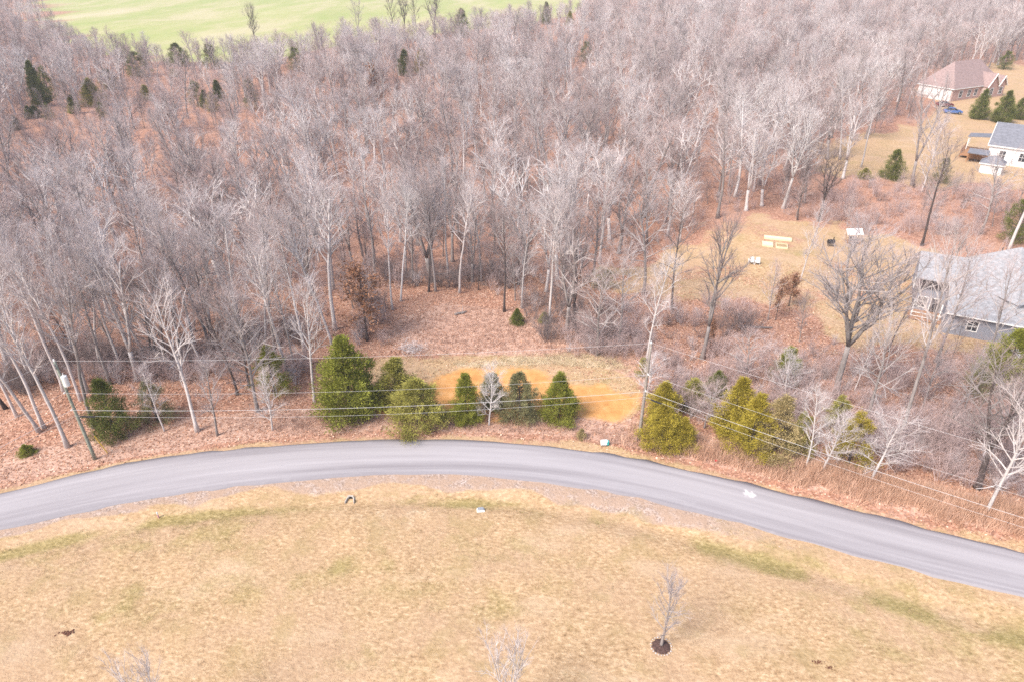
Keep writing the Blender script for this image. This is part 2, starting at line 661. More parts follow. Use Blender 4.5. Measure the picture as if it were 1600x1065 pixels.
def brickwork(name, a, b, mortar):
    n = NT(name, 0.9)
    t = n.node('ShaderNodeTexBrick')
    n.put(t.inputs['Vector'], n.mapping(n.coord(), (1, 1, 1), (R(90), 0, 0)))
    n.put(t.inputs['Color1'], a)
    n.put(t.inputs['Color2'], b)
    n.put(t.inputs['Mortar'], mortar)
    t.inputs['Scale'].default_value = 4.5
    return n.done(t.outputs['Color'])


M['brick'] = brickwork('pink_brick', (.42, .24, .2), (.5, .31, .26), (.55, .48, .44))

# ------------------------------------------------------------------ zones of the ground, in metres
Z = {}
Z['field'] = poly_world([(40, -30), (70, 15), (100, 60), (180, 90), (290, 100), (420, 94), (520, 74), (610, 66), (720, 54), (840, 36), (905, 16), (925, -30)])
Z['yard'] = poly_world([(940, 440), (1015, 380), (1110, 338), (1190, 330), (1290, 350), (1440, 388), (1720, 410), (1720, 620), (1600, 575), (1440, 556), (1330, 540), (1240, 505), (1170, 470), (1060, 470)])
Z['yard_far'] = poly_world([(1270, 268), (1290, 226), (1400, 206), (1480, 170), (1440, 150), (1480, 120), (1580, 96), (1720, 130), (1720, 300), (1560, 290), (1420, 288)])
Z['clearing'] = poly_world([(-200, 640), (60, 612), (150, 585), (340, 548), (440, 530), (480, 575), (550, 545), (590, 495), (640, 458), (725, 448), (800, 478), (880, 512), (950, 548), (1010, 560), (1060, 545), (1130, 520), (1260, 540), (1400, 560), (1720, 620), (1720, 1000), (-200, 900)])
Z['weeds'] = poly_world([(590, 520), (700, 478), (800, 488), (880, 515), (960, 545), (1000, 560), (990, 590), (900, 560), (780, 555), (650, 560)])
Z['straw'] = poly_world([(585, 560), (650, 553), (790, 550), (900, 556), (985, 572), (1000, 640), (985, 665), (880, 650), (700, 640), (600, 650), (560, 620)])
Z['clay'] = poly_world([(655, 604), (690, 586), (735, 572), (850, 570), (872, 588), (905, 592), (945, 604), (990, 625), (975, 664), (910, 655), (880, 660), (800, 655), (720, 655), (660, 650), (590, 650), (575, 635), (610, 622)])
Z['pale'] = poly_world([(700, 566), (820, 556), (900, 552), (960, 560), (975, 576), (890, 572), (820, 570), (720, 574)])
GREEN = [(1180, 850, 5, .7), (1260, 878, 6, .8), (1330, 900, 5, 1.0), (1420, 925, 6, 1.1), (1500, 945, 6, 1.3), (1580, 975, 6, 1.6), (1590, 1020, 5, 2.0), (1380, 1000, 4, 1.2), (900, 792, 5, .6), (960, 800, 5, .7), (620, 772, 4, .5), (250, 842, 7, 1.2), (390, 800, 5, .8), (80, 850, 6, .8), (760, 940, 7, 1.5), (400, 920, 7, 1.3),(320, 838, 6, 2.2), (500, 895, 5, 1.2), (600, 890, 8, 1.0), (760, 850, 5, 1.2), (890, 885, 2, .8), (1340, 945, 3, .8), (1460, 930, 7, 1.0),
         (1560, 965, 5, 1.4), (1530, 1000, 5, 1.6), (1440, 985, 4, 1.2), (960, 578, 3.5, 1.0), (950, 605, 2.5, .9), (1250, 395, 5, 1.5), (1380, 490, 4, 1.5), (1480, 545, 7, 1.5), (1340, 550, 4, 1.2), (200, 945, 5, 1.2), (560, 1040, 4, 1.2)]


def zones(x, y, rd):
    """smooth 0..1 membership of each kind of cover"""
    warp = 2.2 * (vnoise(x, y, 5) - 0.5) + 1.1 * (vnoise(x + 17, y + 3, 1.9) - 0.5)
    s = {}
    sdd = {k: poly_sd(x, y, P) for k, P in Z.items()}
    s['lawn'] = smooth(HALF * -1 + .6, HALF * -1 - .1, rd)
    yard = smooth(-5, 4, sdd['yard'] + 2.6 * warp) * (.55 + .6 * smooth(.2, .6, vnoise(x + 8, y + 4, 5)))
    yf = smooth(-7, 5, sdd['yard_far'] + 3 * warp)
    s['straw'] = np.maximum.reduce([s['lawn'], yard * 0.95, yf, 0.85 * smooth(-1.2, 1.2, sdd['straw'] + warp * 0.7)])
    verge_far = smooth(HALF + 2.6, HALF + 0.6, rd + warp * 0.3) * (rd > 0)
    s['straw'] = np.maximum(s['straw'], verge_far * (.55 + .4 * smooth(.3, .7, vnoise(x + 3, y, 3))))
    s['field'] = smooth(-4, 4, sdd['field'] + 3 * warp)
    s['clay'] = smooth(-1.6, 1.4, sdd['clay'] + warp * 1.3)
    s['weeds'] = np.maximum(0.9 * smooth(-2, 2, sdd['weeds'] + warp), 0.8 * smooth(3.2, 4.4, rd + warp * .3) * smooth(9.5, 7.0, rd + warp * .5))
    s['pale'] = np.maximum(smooth(-1, 1, sdd['pale'] + warp * 0.6), 0.42 * s['lawn'] * smooth(.55, .78, vnoise(x, y * 1.5, 9)) * smooth(-14, -7, rd) * smooth(-HALF - 3, -HALF - 5, rd))
    # near verge: stony shoulder, then green ditch
    side = smooth(70, 30, np.abs(x + 12))
    s['gravel'] = np.maximum(smooth(HALF * -1 - 3.0, HALF * -1 - 1.6, rd + warp * 0.8) * smooth(0.5, -0.5, rd) * (0.36 + 0.48 * smooth(26, 6, x)), 0.75 * smooth(HALF + 0.9, HALF + 0.1, rd) * (rd > 0))
    g = 0.95 * np.exp(-((rd + HALF + 3.6 + warp * 0.2 + 0.02 * np.clip(x, 0, 60)) / (0.8 + 0.025 * np.clip(x, 0, 60))) ** 2) * (0.15 + 1.1 * smooth(.25, .7, vnoise(x, y, 4)))
    for px, py, rx, ry in GREEN:
        cx_, cy_ = flat_at(px, py)
        sl = 0.0
        if py > 700:
            j = np.argmin(np.hypot(mid_d[:, 0] - cx_, mid_d[:, 1] - cy_))
            sl = math.atan2(mid_t[j, 1], mid_t[j, 0])
        dx, dy = x - cx_, y - cy_
        a, b = dx * math.cos(sl) + dy * math.sin(sl), -dx * math.sin(sl) + dy * math.cos(sl)
        a, b = a + 3.0 * (vnoise(x + 5, y, 4) - .5), b + 2.4 * (vnoise(x, y + 9, 2.5) - .5)
        g = np.maximum(g, 0.62 * np.exp(-(a / (rx * 1.3)) ** 2 - (b / (ry * 1.5)) ** 2) * (.4 + .9 * vnoise(x, y, 1.3)))
    s['green'] = np.maximum(g, 0.5 * verge_far * smooth(.4, .8, vnoise(x, y, 4)))
    s['sd'] = sdd
    return s


def lines(lo, hi, step, far_lo, far_hi, g=1.16):
    a = list(np.arange(lo, hi + 1e-6, step))
    st, v = step, hi
    while v < far_hi:
        st *= g
        v += st
        a.append(v)
    st, v = step, lo
    while v > far_lo:
        st *= g
        v -= st
        a.insert(0, v)
    return np.array(a)


gx = lines(-62, 82, 0.5, -2600, 2600)
gy = lines(14, 112, 0.5, -200, 3200, 1.09)
GX, GY = np.meshgrid(gx, gy)
RD = road_dist(GX, GY)
GZ = terrain(GX, GY, RD)
ZN = zones(GX, GY, RD)
nx, ny = len(gx), len(gy)
I = np.arange(nx * ny).reshape(ny, nx)
quads = np.stack([I[:-1, :-1], I[:-1, 1:], I[1:, 1:], I[1:, :-1]], -1).reshape(-1, 4)
allV = np.c_[GX.ravel(), GY.ravel(), GZ.ravel()]
za = np.c_[ZN['straw'].ravel(), ZN['green'].ravel(), ZN['clay'].ravel(), np.ones(nx * ny)]
zb = np.c_[ZN['gravel'].ravel(), ZN['field'].ravel(), ZN['weeds'].ravel(), np.ones(nx * ny)]
zc = np.c_[ZN['pale'].ravel(), np.zeros(nx * ny), np.zeros(nx * ny), np.ones(nx * ny)]
fc = lambda a: a.ravel()[quads].mean(1)
zone_of = np.zeros(len(quads), int)
zone_of[fc(ZN['field']) > 0.5] = 2
zone_of[(fc(ZN['sd']['yard']) > 0)] = 3
zone_of[(fc(ZN['sd']['yard_far']) > 0)] = 4
zone_of[fc(ZN['clay']) > 0.5] = 5
zone_of[fc(RD) < 0] = 1
for k, nm in enumerate(['ground', 'lawn', 'pasture_field', 'yard_lawn', 'far_yard_lawn', 'clay_ground']):
    q = quads[zone_of == k]
    used, inv = np.unique(q, return_inverse=True)
    me = mesh_np(nm, allV[used], None, inv.reshape(-1, 4), (M['ground'],), None, True)
    for an, arr in (('zone_a', za), ('zone_b', zb), ('zone_c', zc)):
        at_ = me.attributes.new(an, 'FLOAT_COLOR', 'POINT')
        at_.data.foreach_set('color', arr[used].astype(np.float32).ravel())
    tag(link(nm, me), kind='structure')

# ------------------------------------------------------------------ road
NA = 17
s_al = np.r_[0, np.cumsum(np.hypot(*np.diff(mid, axis=0).T))]
acr = np.linspace(-1, 1, NA)
wig = 0.3 * (vnoise(s_al, s_al * 0, 1.7) - 0.5)
RV, RA, RL = [], [], []
for k in range(NA):
    f = (acr[k] + 1) / 2
    P = ne * (1 - f) + pairf * f
    if k in (0, NA - 1):
        P = P + (pairf - ne) / (2 * HALF) * wig[:, None]
    RV.append(np.c_[P, np.full(NR, 0.075 - 0.035 * acr[k] ** 2)])
    RA.append(np.full(NR, acr[k]))
    RL.append(s_al)
skirt0, skirt1 = RV[0].copy(), RV[-1].copy()
skirt0[:, 2] = skirt1[:, 2] = -0.25
RV = [skirt0] + RV + [skirt1]
RA = [RA[0]] + RA + [RA[-1]]
RL = [RL[0]] + RL + [RL[-1]]
I = np.arange((NA + 2) * NR).reshape(NA + 2, NR)
q = np.stack([I[:-1, :-1], I[:-1, 1:], I[1:, 1:], I[1:, :-1]], -1).reshape(-1, 4)
RV = np.vstack(RV)
me = mesh_np('road', RV, None, q, (M['asphalt'],), None, True)
at_ = me.attributes.new('across', 'FLOAT', 'POINT')
at_.data.foreach_set('value', np.concatenate(RA).astype(np.float32))
at_ = me.attributes.new('along', 'FLOAT', 'POINT')
at_.data.foreach_set('value', np.concatenate(RL).astype(np.float32))
sp = flat_at(1172, 772)
w_ = np.hypot(RV[:, 0] - sp[0], (RV[:, 1] - sp[1]) * 1.2)
at_ = me.attributes.new('spill', 'FLOAT', 'POINT')
at_.data.foreach_set('value', np.clip(1.15 - w_ / 0.8, -1.5, 1).astype(np.float32))
tag(link('road', me), kind='structure')

# ------------------------------------------------------------------ bare trees
UP = np.array((0, 0, 1.0))


def unit(v):
    return v / (np.linalg.norm(v, axis=-1, keepdims=True) + 1e-9)


def bare_tree(seed, H=16.0, fork=0, base=0.42, spread=3.6, rad=0.19, n_limb=22, n_br=6, n_tw=5, n_sub=2, up=0.55, wander=0.25, twig_len=1.0, tw=0.0085):
    """returns (trunk arrays, crown arrays): trunk and leaders; limbs, branches and twigs"""
    g = np.random.default_rng(seed)
    trunk, crown, fine = MB(), MB(), MB()
    leaders = []
    lean = g.normal(0, 0.03, 2)

    def path(p0, d0, L, n, wob, lift):
        pts, p, d = [p0], np.array(p0, float), np.array(d0, float)
        for _ in range(n - 1):
            d = unit(d + g.normal(0, wob, 3) + UP * lift)
            p = p + d * L / (n - 1)
            pts.append(p)
        return np.array(pts)
    zf = H * (g.uniform(0.22, 0.42) if fork else 1.0)
    t0 = path((0, 0, -0.3), unit(np.array((lean[0], lean[1], 1))), zf if fork else H * 0.97, 6 if fork else 11, 0.035 * wander / .25, 0.03)
    flare = lambda z: 1 + 0.7 * np.exp(-np.clip(z, 0, 9) / 0.35)
    rr = lambda z: (rad * 1.12 * np.clip(1 - z / H, 0.0, 1) ** 0.72 + 0.016) * flare(z)
    trunk.tube(t0, rr(t0[:, 2]), 8)
    if fork:
        a0 = g.uniform(0, 6.28)
        for k in range(fork):
            a = a0 + k * 6.28 / fork + g.normal(0, .3)
            tilt = g.uniform(0.16, 0.38)
            d = np.array((math.cos(a) * math.sin(tilt), math.sin(a) * math.sin(tilt), math.cos(tilt)))
            L = (H - zf) * g.uniform(0.82, 1.0)
            lp = path(t0[-1], d, L, 8, 0.07, 0.035)
            trunk.tube(lp, rr(lp[:, 2]) * 0.78, 6)
            leaders.append((lp, 0.12))
    else:
        leaders.append((t0, base))
    brp = []                                             # (points, radius at base) of every branch, for twigs
    for lp, tb in leaders:
        m = max(5, n_limb // len(leaders))
        az = g.uniform(0, 6.28)
        for k in range(m):
            f = tb + (1 - tb) * ((k + g.uniform(0, .8)) / m) ** 0.9
            f = min(f, 0.985)
            i = f * (len(lp) - 1)
            i0 = int(i)
            p0 = lp[i0] + (lp[min(i0 + 1, len(lp) - 1)] - lp[i0]) * (i - i0)
            g_ = (f - tb) / (1 - tb)
            az += 2.4 + g.normal(0, .4)
            pol = (1.15 - 0.6 * g_) * (1 - up * 0.35) + g.normal(0, .09)
            L = spread * (0.5 + 0.75 * math.sin(math.pi * (0.18 + 0.72 * g_))) * g.uniform(.65, 1.1) * (1.0 if len(leaders) == 1 else .72)
            d = np.array((math.cos(az) * math.sin(pol), math.sin(az) * math.sin(pol), math.cos(pol)))
            pts = path(p0, d, L, 5, 0.11, 0.10 * up)
            r0 = max(0.028, min(rr(p0[2]) * 0.55, 0.028 + 0.013 * L))
            crown.tube(pts, np.linspace(r0, 0.012, 5), 4, False)
            brp.append(pts[2:])
            for _ in range(n_br):
                s = g.uniform(.2, .95)
                j = s * 4
                j0 = int(j)
                q0 = pts[j0] + (pts[min(j0 + 1, 4)] - pts[j0]) * (j - j0)
                tg = unit(pts[min(j0 + 1, 4)] - pts[j0])
                dd = unit(tg * 0.9 + unit(g.normal(0, 1, 3)) * 0.85 + UP * (0.08 + up * 0.3))
                bl = L * (0.5 - 0.22 * s) * g.uniform(.7, 1.25)
                bp = path(q0, dd, bl, 3, 0.1, 0.12 * up)
                crown.tube(bp, np.array((0.72, .56, .4)) * r0 * (1 - .4 * s), 3, False)
                brp.append(bp)
    B0 = np.array([b[0] for b in brp])
    B1 = np.array([b[-1] for b in brp])
    k = np.repeat(np.arange(len(brp)), n_tw)
    s = g.uniform(.15, 1.0, len(k))[:, None]
    tg = unit(B1[k] - B0[k])
    tb0 = B0[k] * (1 - s) + B1[k] * s
    d = unit(tg * 0.85 + unit(g.normal(0, 1, (len(k), 3))) * 0.8 + UP * (0.08 + .3 * up))
    L = twig_len * g.uniform(.55, 1.35, len(k))[:, None]
    tip = tb0 + d * L
    fine.cones(tb0, tip, tw)
    k2 = np.repeat(np.arange(len(tip)), n_sub)
    s = g.uniform(.2, .9, len(k2))[:, None]
    sb = tb0[k2] * (1 - s) + tip[k2] * s
    d2 = unit(d[k2] * 0.8 + unit(g.normal(0, 1, (len(k2), 3))) * 0.75 + UP * .2)
    fine.cones(sb, sb + d2 * twig_len * 0.6 * g.uniform(.5, 1.3, len(k2))[:, None], tw * .68)
    return trunk, Crown(crown, fine)


class Crown:
    """limbs (first material) and twigs (second material) of one crown"""

    def __init__(s, limbs, twigs):
        s.l, s.t = limbs, twigs

    def arrays(s):
        V1, T1, Q1 = s.l.arrays()
        V2, T2, _ = s.t.arrays()
        return np.vstack([V1, V2]), T2 + len(V1), Q1

    def mesh(s, name, mats, *_):
        V, T, Q = s.arrays()
        return mesh_np(name, V, T, Q, mats, np.r_[np.ones(len(T)), np.zeros(len(Q))])


PROTO = []                                                # (trunk mesh, crown mesh, height)
SPECS = [dict(H=16, base=.42, spread=4.0, rad=.17), dict(H=17, base=.5, spread=3.3, rad=.17, up=.7), dict(H=15.5, base=.36, spread=4.6, rad=.18, up=.35),
         dict(H=14.5, base=.32, spread=4.2, rad=.16, up=.3), dict(H=15.5, fork=2, spread=5.0, rad=.21, n_limb=26), dict(H=14.5, fork=3, spread=5.4, rad=.24, n_limb=30, up=.4),
         dict(H=16, fork=2, spread=4.6, rad=.2, n_limb=26, up=.7), dict(H=13, base=.28, spread=4.2, rad=.15, n_limb=26, up=.3), dict(H=18, base=.55, spread=3.6, rad=.18, up=.6),
         dict(H=13.5, fork=3, spread=5.6, rad=.22, n_limb=33, wander=.6, up=.25), dict(H=11, base=.22, spread=3.0, rad=.10, n_limb=22), dict(H=11, base=.3, spread=2.2, rad=.085, n_limb=16, up=.8),
         dict(H=14, fork=6, spread=5.0, rad=.17, n_limb=54, up=.6)]
for i, sp_ in enumerate(SPECS):
    t, c = bare_tree(100 + i, **sp_)
    PROTO.append((t.mesh('trunk', (M['bark_grey'],), True), c.mesh('crown', (M['bark_grey'], M['twig_grey'])), sp_['H'], t, c))
STYLE = {'pale': ('bark_pale', 'bark_pale', 'twig_pale'), 'grey': ('bark_grey', 'bark_mid', 'twig_grey'), 'pink': ('bark_grey', 'bark_mid', 'twig_pink'),
         'dark': ('bark_dark', 'bark_grey', 'twig_brown'), 'brown': ('bark_grey', 'bark_grey', 'twig_brown'), 'white': ('bark_white', 'bark_white', 'twig_white'), 'black': ('bark_dark', 'bark_dark', 'twig_dark')}
trees = []


def bare(loc, h, proto, style, label, width=1.0, rotz=None, group=None, meshes=None):
    tm, cm, H = meshes or PROTO[proto][:3]
    k = h / H
    o = thing('bare_tree', label, 'tree', loc, random.uniform(0, 6.28) if rotz is None else rotz, group)
    o.scale = (k * width, k * width, k)
    for nm, me, mas in (('trunk', tm, STYLE[style][:1]), ('crown', cm, STYLE[style][1:])):
        c = link(nm, me, o)
        for sl_, ma in zip(c.material_slots, mas):
            sl_.link = 'OBJECT'
            sl_.material = M[ma]
    trees.append((loc[0], loc[1]))
    return o


def bare_px(bx, by, top, proto, style, label, width=1.0, group=None, rotz=None):
    b = at(bx, by)
    return bare((b[0], b[1], b[2] - 0.05), height_to(b, top), proto, style, label, width, rotz, group)


FRONT = 'bare trees along the front of the wood'
for a in [
    (106, 698, 440, 1, 'pale', 'tall pale straight tree standing nearest left of the left utility pole', .9),
    (62, 674, 425, 8, 'pale', 'pale tree, front one of the close pair left of the utility pole', .85),
    (69, 668, 415, 1, 'pale', 'pale tree, rear one of the close pair left of the utility pole', .8),
    (147, 667, 405, 8, 'grey', 'grey tall tree whose foot shows just right of the left pole', .9),
    (127, 625, 390, 1, 'pale', 'pale tall tree rising right behind the top of the left pole', .8),
    (137, 612, 385, 0, 'pale', 'pale slim tree behind the transformer on the left pole', .8),
    (158, 582, 385, 8, 'pale', 'pale straight tree at wood edge above the round dark cedar', .85),
    (190, 578, 372, 1, 'pale', 'pale straight tree second from the left above the dark cedar', .9),
    (214, 594, 362, 6, 'pale', 'thick pale forked tree at the edge above the sparse cedar', 1.0),
    (10, 638, 420, 8, 'dark', 'dark trunked tree at the far left edge of the photo', .9),
    (27, 650, 430, 11, 'pale', 'thin pale pole tree near the left edge of the photo', .9),
    (309, 673, 468, 0, 'pale', 'pale fine-crowned tree standing alone on the leaf litter left of centre', 1.0),
    (245, 586, 430, 3, 'dark', 'dark short trunk, leftmost of three dark trunks on the litter slope', .8),
    (253, 581, 420, 7, 'dark', 'dark short trunk, middle of three dark trunks on the litter slope', .8),
    (268, 592, 425, 3, 'dark', 'dark short trunk, rightmost of three dark trunks on the litter slope', .8),
    (339, 562, 400, 0, 'dark', 'dark tree at the litter edge behind the pale lone tree', .9),
    (371, 616, 470, 3, 'dark', 'dark low tree left of its twin in front of the wood', .9),
    (390, 604, 460, 7, 'dark', 'dark low tree right of its twin in front of the wood', .9),
    (403, 642, 462, 7, 'grey', 'greyish bushy-crowned tree left of the sparse green cedar', 1.0),
    (426, 671, 585, 10, 'pale', 'small pale shrubby tree in front of the sparse green cedar', 1.3),
    (449, 578, 362, 8, 'pale', 'very tall pale tree rising behind the sparse green cedar', .9),
    (461, 580, 410, 0, 'grey', 'grey tree just right of the very tall pale tree', .8),
    (492, 628, 452, 0, 'pale', 'pale tree standing left of the largest green cedar', .95),
    (340, 679, 560, 11, 'grey', 'thin grey leaning sapling near the road, left of centre', 1.2),
    (257, 673, 580, 11, 'pale', 'thin pale sapling beside the sparse cedar near the road', 1.1),
    (626, 471, 300, 8, 'white', 'slim white-barked tree at the left end of the clearing crest', .75),
    (613, 484, 310, 1, 'pale', 'pale slim tree just left of the white-barked one on the crest', .75),
    (718, 458, 285, 8, 'pale', 'pale tree standing at the middle of the clearing crest', .9),
    (681, 456, 290, 0, 'grey', 'grey tree, right of a pair on the clearing crest', .8),
    (670, 457, 300, 8, 'dark', 'dark tree, left of a pair on the clearing crest', .8),
    (788, 487, 330, 0, 'dark', 'dark trunked tree at the right end of the clearing crest', .9),
    (859, 503, 300, 1, 'pale', 'tall whitish tree behind the two tiny cedars', .85),
    (815, 482, 330, 11, 'pale', 'slim pale tree between the dark trunk and the tiny cedars', .9),
    (886, 516, 340, 5, 'grey', 'grey multi-stemmed tree right of the tiny cedars', .9),
    (897, 512, 335, 4, 'dark', 'dark forked tree right of the tiny cedars', .8),
    (933, 556, 420, 7, 'pink', 'brownish low tree at the right end of the weedy clearing', 1.0),
    (1010, 562, 405, 11, 'white', 'thin white tree rising straight behind the right utility pole', 1.0),
    (965, 540, 400, 2, 'grey', 'grey tree left of the right utility pole behind the weeds', 1.0),
    (1050, 484, 330, 3, 'dark', 'dark tree in front of the lit straw yard', .9),
    (1097, 560, 338, 4, 'brown', 'large brownish branching tree in front of the yard', .85),
    (1306, 616, 385, 12, 'grey', 'huge many-stemmed tree in front of the grey roofed house', 1.35),
    (1354, 666, 500, 2, 'grey', 'greyish tree between the many-stemmed tree and the power lines', 1.0),
    (1396, 709, 372, 1, 'grey', 'very tall grey tree leaning over the grey roofed house', .72),
    (1528, 762, 572, 9, 'dark', 'dark trunked tree with pale spreading crown near right edge', 1.1),
    (1541, 801, 620, 7, 'pale', 'pale barked tree by the road bank at right edge', .9),
    (1250, 440, 320, 11, 'pale', 'thin pale tree standing in the straw yard', .9),
    (1200, 500, 420, 10, 'pink', 'brownish young tree beside the tree with orange leaves', 1.0),
    (1223, 326, 180, 9, 'white', 'big white sycamore with crooked limbs behind the straw yard', .85),
    (1148, 308, 150, 2, 'white', 'white limbed tree left of the crooked white sycamore', 1.1),
    (1246, 344, 250, 3, 'black', 'black trunked tree, first along the back of the yard', .9),
    (1279, 346, 240, 9, 'black', 'black forked tree, second along the back of the yard', .9),
    (1440, 384, 220, 0, 'dark', 'dark tree behind the left corner of the grey roofed house', .9),
    (1576, 392, 190, 1, 'pale', 'thick pale tree behind the grey roof at right edge', 1.0),
    (1312, 250, 95, 8, 'pale', 'tall pale tree, left of two in front of the far yard', .8),
    (1345, 262, 120, 1, 'pale', 'tall pale tree, right of two in front of the far yard', .8),
    (1425, 290, 110, 6, 'grey', 'grey forked tree between the far yard and the grey roof', .9),
    (1440, 300, 190, 10, 'pale', 'pale low tree left of the white walled house', 1.0),
    (1462, 566, 395, 7, 'pink', 'reddish twiggy tree in front of the porch of the grey roofed house', .8),
    (1532, 580, 418, 3, 'pink', 'reddish twiggy tree rising across the grey roof at right', .8),
    (1335, 610, 520, 11, 'pale', 'slim pale tree right beside the many-stemmed tree', 1.0),
    (1260, 728, 610, 11, 'white', 'thin white sapling in front of the brown-tipped cedars', 1.0),
    (1285, 735, 650, 10, 'pale', 'small pale branching tree in front of the roadside cedars', 1.5),
    (1360, 752, 655, 10, 'pale', 'small pale spreading tree at the edge of the broomsedge', 1.6),
    (1010, 622, 555, 10, 'pale', 'pale bushy small tree directly right of the right pole', 1.7),
    (1225, 635, 560, 10, 'pale', 'pale bushy small tree in front of the lone dark cedar', 1.6),
    (1165, 600, 520, 10, 'pink', 'pinkish low tree behind the tall yellow-green cedars', 1.6),
    (764, 664, 578, 10, 'white', 'white bare tree standing between the two small roadside cedars', 1.05),
    (1100, 668, 605, 10, 'pink', 'pinkish bushy tree between the two groups of yellow cedars', 1.7),
    (1500, 660, 560, 2, 'grey', 'grey leaning tree in front of the cedar beside the house', .9),
    (1580, 700, 590, 10, 'pale', 'pale bushy tree at the right edge below the house', 1.4),
    (1440, 640, 545, 10, 'pink', 'pinkish low tree between the house and the power lines', 1.3),
]:
    bare_px(*a[:6], width=a[6], group=FRONT)

# dead dark trees at the pasture edge
for a in [(400, 82, 12, 9, 'black', 'black dead snag standing against the green pasture', .55), (617, 62, -12, 3, 'black', 'black bare tree, leftmost of the dark row along the pasture', .8),
          (634, 60, -5, 9, 'black', 'black crooked tree, second in the dark row along the pasture', .7), (652, 60, -8, 0, 'black', 'black bare tree, third in the dark row along the pasture', .8),
          (680, 58, -15, 5, 'black', 'black spreading tree, last in the dark row along the pasture', .8), (232, 96, 52, 11, 'white', 'small white dead tree at the pasture edge', 1.0), (560, 60, 0, 4, 'grey', 'grey forked tree at the corner of the pasture', .9)]:
    bare_px(*a[:6], width=a[6], group='trees at the pasture edge')

# young tree on the lawn and the two crowns that rise into the bottom of the picture
t, c = bare_tree(300, H=6.0, base=.2, spread=1.6, rad=.05, n_limb=24, n_br=5, n_tw=5, n_sub=3, up=.75, twig_len=.42, tw=.0036)
b = at(1033, 1008)
bare(b, height_to(b, 895), 0, 'grey', 'young slim bare tree in a mulch ring on the lawn', meshes=(t.mesh('trunk', (M['bark_pale'],), True), c.mesh('crown', (M['bark_pale'], M['twig_grey'])), 6.0))
t, c = bare_tree(301, H=7.0, fork=5, spread=2.6, rad=.07, n_limb=40, n_br=6, n_tw=4, n_sub=3, up=.75, twig_len=.45, tw=.0038)
lm = (t.mesh('trunk', (M['bark_pale'],), True), c.mesh('crown', (M['bark_pale'], M['twig_pale'])), 7.0)
b = at(795, 1135)
bare(b, height_to(b, 998), 0, 'pale', 'pale twiggy tree crown rising at bottom centre over the lawn', .62, meshes=lm)
b = at(262, 1170)
bare(b, height_to(b, 1032), 0, 'pale', 'faint twiggy tree crown rising at the bottom left over the lawn', .55, meshes=lm)

# ------------------------------------------------------------------ the wood: nearest trees one by one, the rest as a mass
CEDARS_FAR = [
    (148, 172, 121, 40, 2, 'olive', 'broad bright cedar standing clear in the upper left wood'),
    (66, 170, 93, 26, 5, 'deep', 'tall dark cedar behind white branches in the upper left'),
    (80, 160, 100, 24, 3, 'deep', 'dark cedar right of the tall one in the upper left'),
    (173, 145, 106, 32, 3, 'deep', 'dull dark cedar right of the broad bright cedar'),
    (217, 125, 78, 36, 3, 'deep', 'dark sparse cedar near the pasture edge, upper left'),
    (230, 160, 132, 18, 5, 'olive', 'small olive cedar in the middle of the upper left wood'),
    (281, 108, 66, 34, 4, 'deep', 'dark rounded cedar just under the pasture edge'),
    (332, 112, 66, 28, 3, 'deep', 'dark cedar behind a white tree under the pasture'),
    (334, 178, 142, 22, 2, 'yellow', 'yellow-green cedar, lower of three clustered under the pasture'),
    (323, 172, 140, 16, 5, 'deep', 'dark narrow cedar, left of three clustered under the pasture'),
    (343, 160, 124, 18, 5, 'deep', 'dark pointed cedar, top of three clustered under the pasture'),
    (310, 170, 124, 28, 3, 'grey', 'dull sparse cedar left of the cluster of three'),
    (48, 188, 164, 18, 2, 'deep', 'small dark cedar at the left, left of a pair'),
    (57, 186, 162, 18, 2, 'deep', 'small dark cedar at the left, right of a pair'),
    (78, 190, 160, 18, 3, 'deep', 'small thin cedar right of the pair at the left'),
    (117, 180, 147, 16, 5, 'green', 'small cedar left of and below the broad bright cedar'),
    (163, 190, 158, 18, 3, 'deep', 'small dark cedar right of and below the broad bright cedar'),
    (28, 205, 180, 14, 5, 'deep', 'tiny dark cedar nearest the left edge of the wood'),
    (272, 122, 106, 14, 2, 'olive', 'tiny olive cedar below the dark rounded cedar'),
    (464, 115, 72, 28, 3, 'deep', 'dark cedar in the wood below the pasture, centre left'),
    (395, 175, 120, 26, 3, 'grey', 'dull cedar hidden behind bare trees, centre left'),
    (634, 122, 76, 22, 5, 'deep', 'dark cedar, left of a pair at the top centre'),
    (660, 118, 75, 22, 5, 'yellow', 'yellowish cedar, right of a pair at the top centre'),
    (722, 62, 12, 26, 4, 'deep', 'dark cedar at the pasture corner, top centre'),
    (853, 40, 2, 16, 5, 'deep', 'dark narrow cedar at the top, right of the pasture'),
    (890, 42, 16, 14, 2, 'olive', 'small olive cedar at the top, right of the pasture'),
    (915, 100, 62, 22, 3, 'deep', 'dark cedar behind a pale fan-shaped tree, top centre right'),
    (1527, 190, 138, 26, 0, 'deep', 'dark cedar, left of three between the two far houses'),
    (1563, 196, 140, 32, 0, 'deep', 'dark cedar, middle of three between the two far houses'),
    (1592, 190, 146, 26, 0, 'deep', 'dark cedar, right of three between the two far houses'),
    (1392, 285, 232, 34, 4, 'deep', 'green cedar at the near edge of the far yard'),
    (1468, 290, 244, 26, 3, 'grey', 'dull cedar in front of the small grey shed'),
    (1580, 385, 305, 44, 3, 'deep', 'dark thin cedar behind the big grey roof'),
    (1568, 112, 78, 24, 3, 'deep', 'dark cedar behind the brown roofed house'),
    (1350, 283, 262, 26, 2, 'olive', 'low olive cedar in the brush below the far yard'),
]


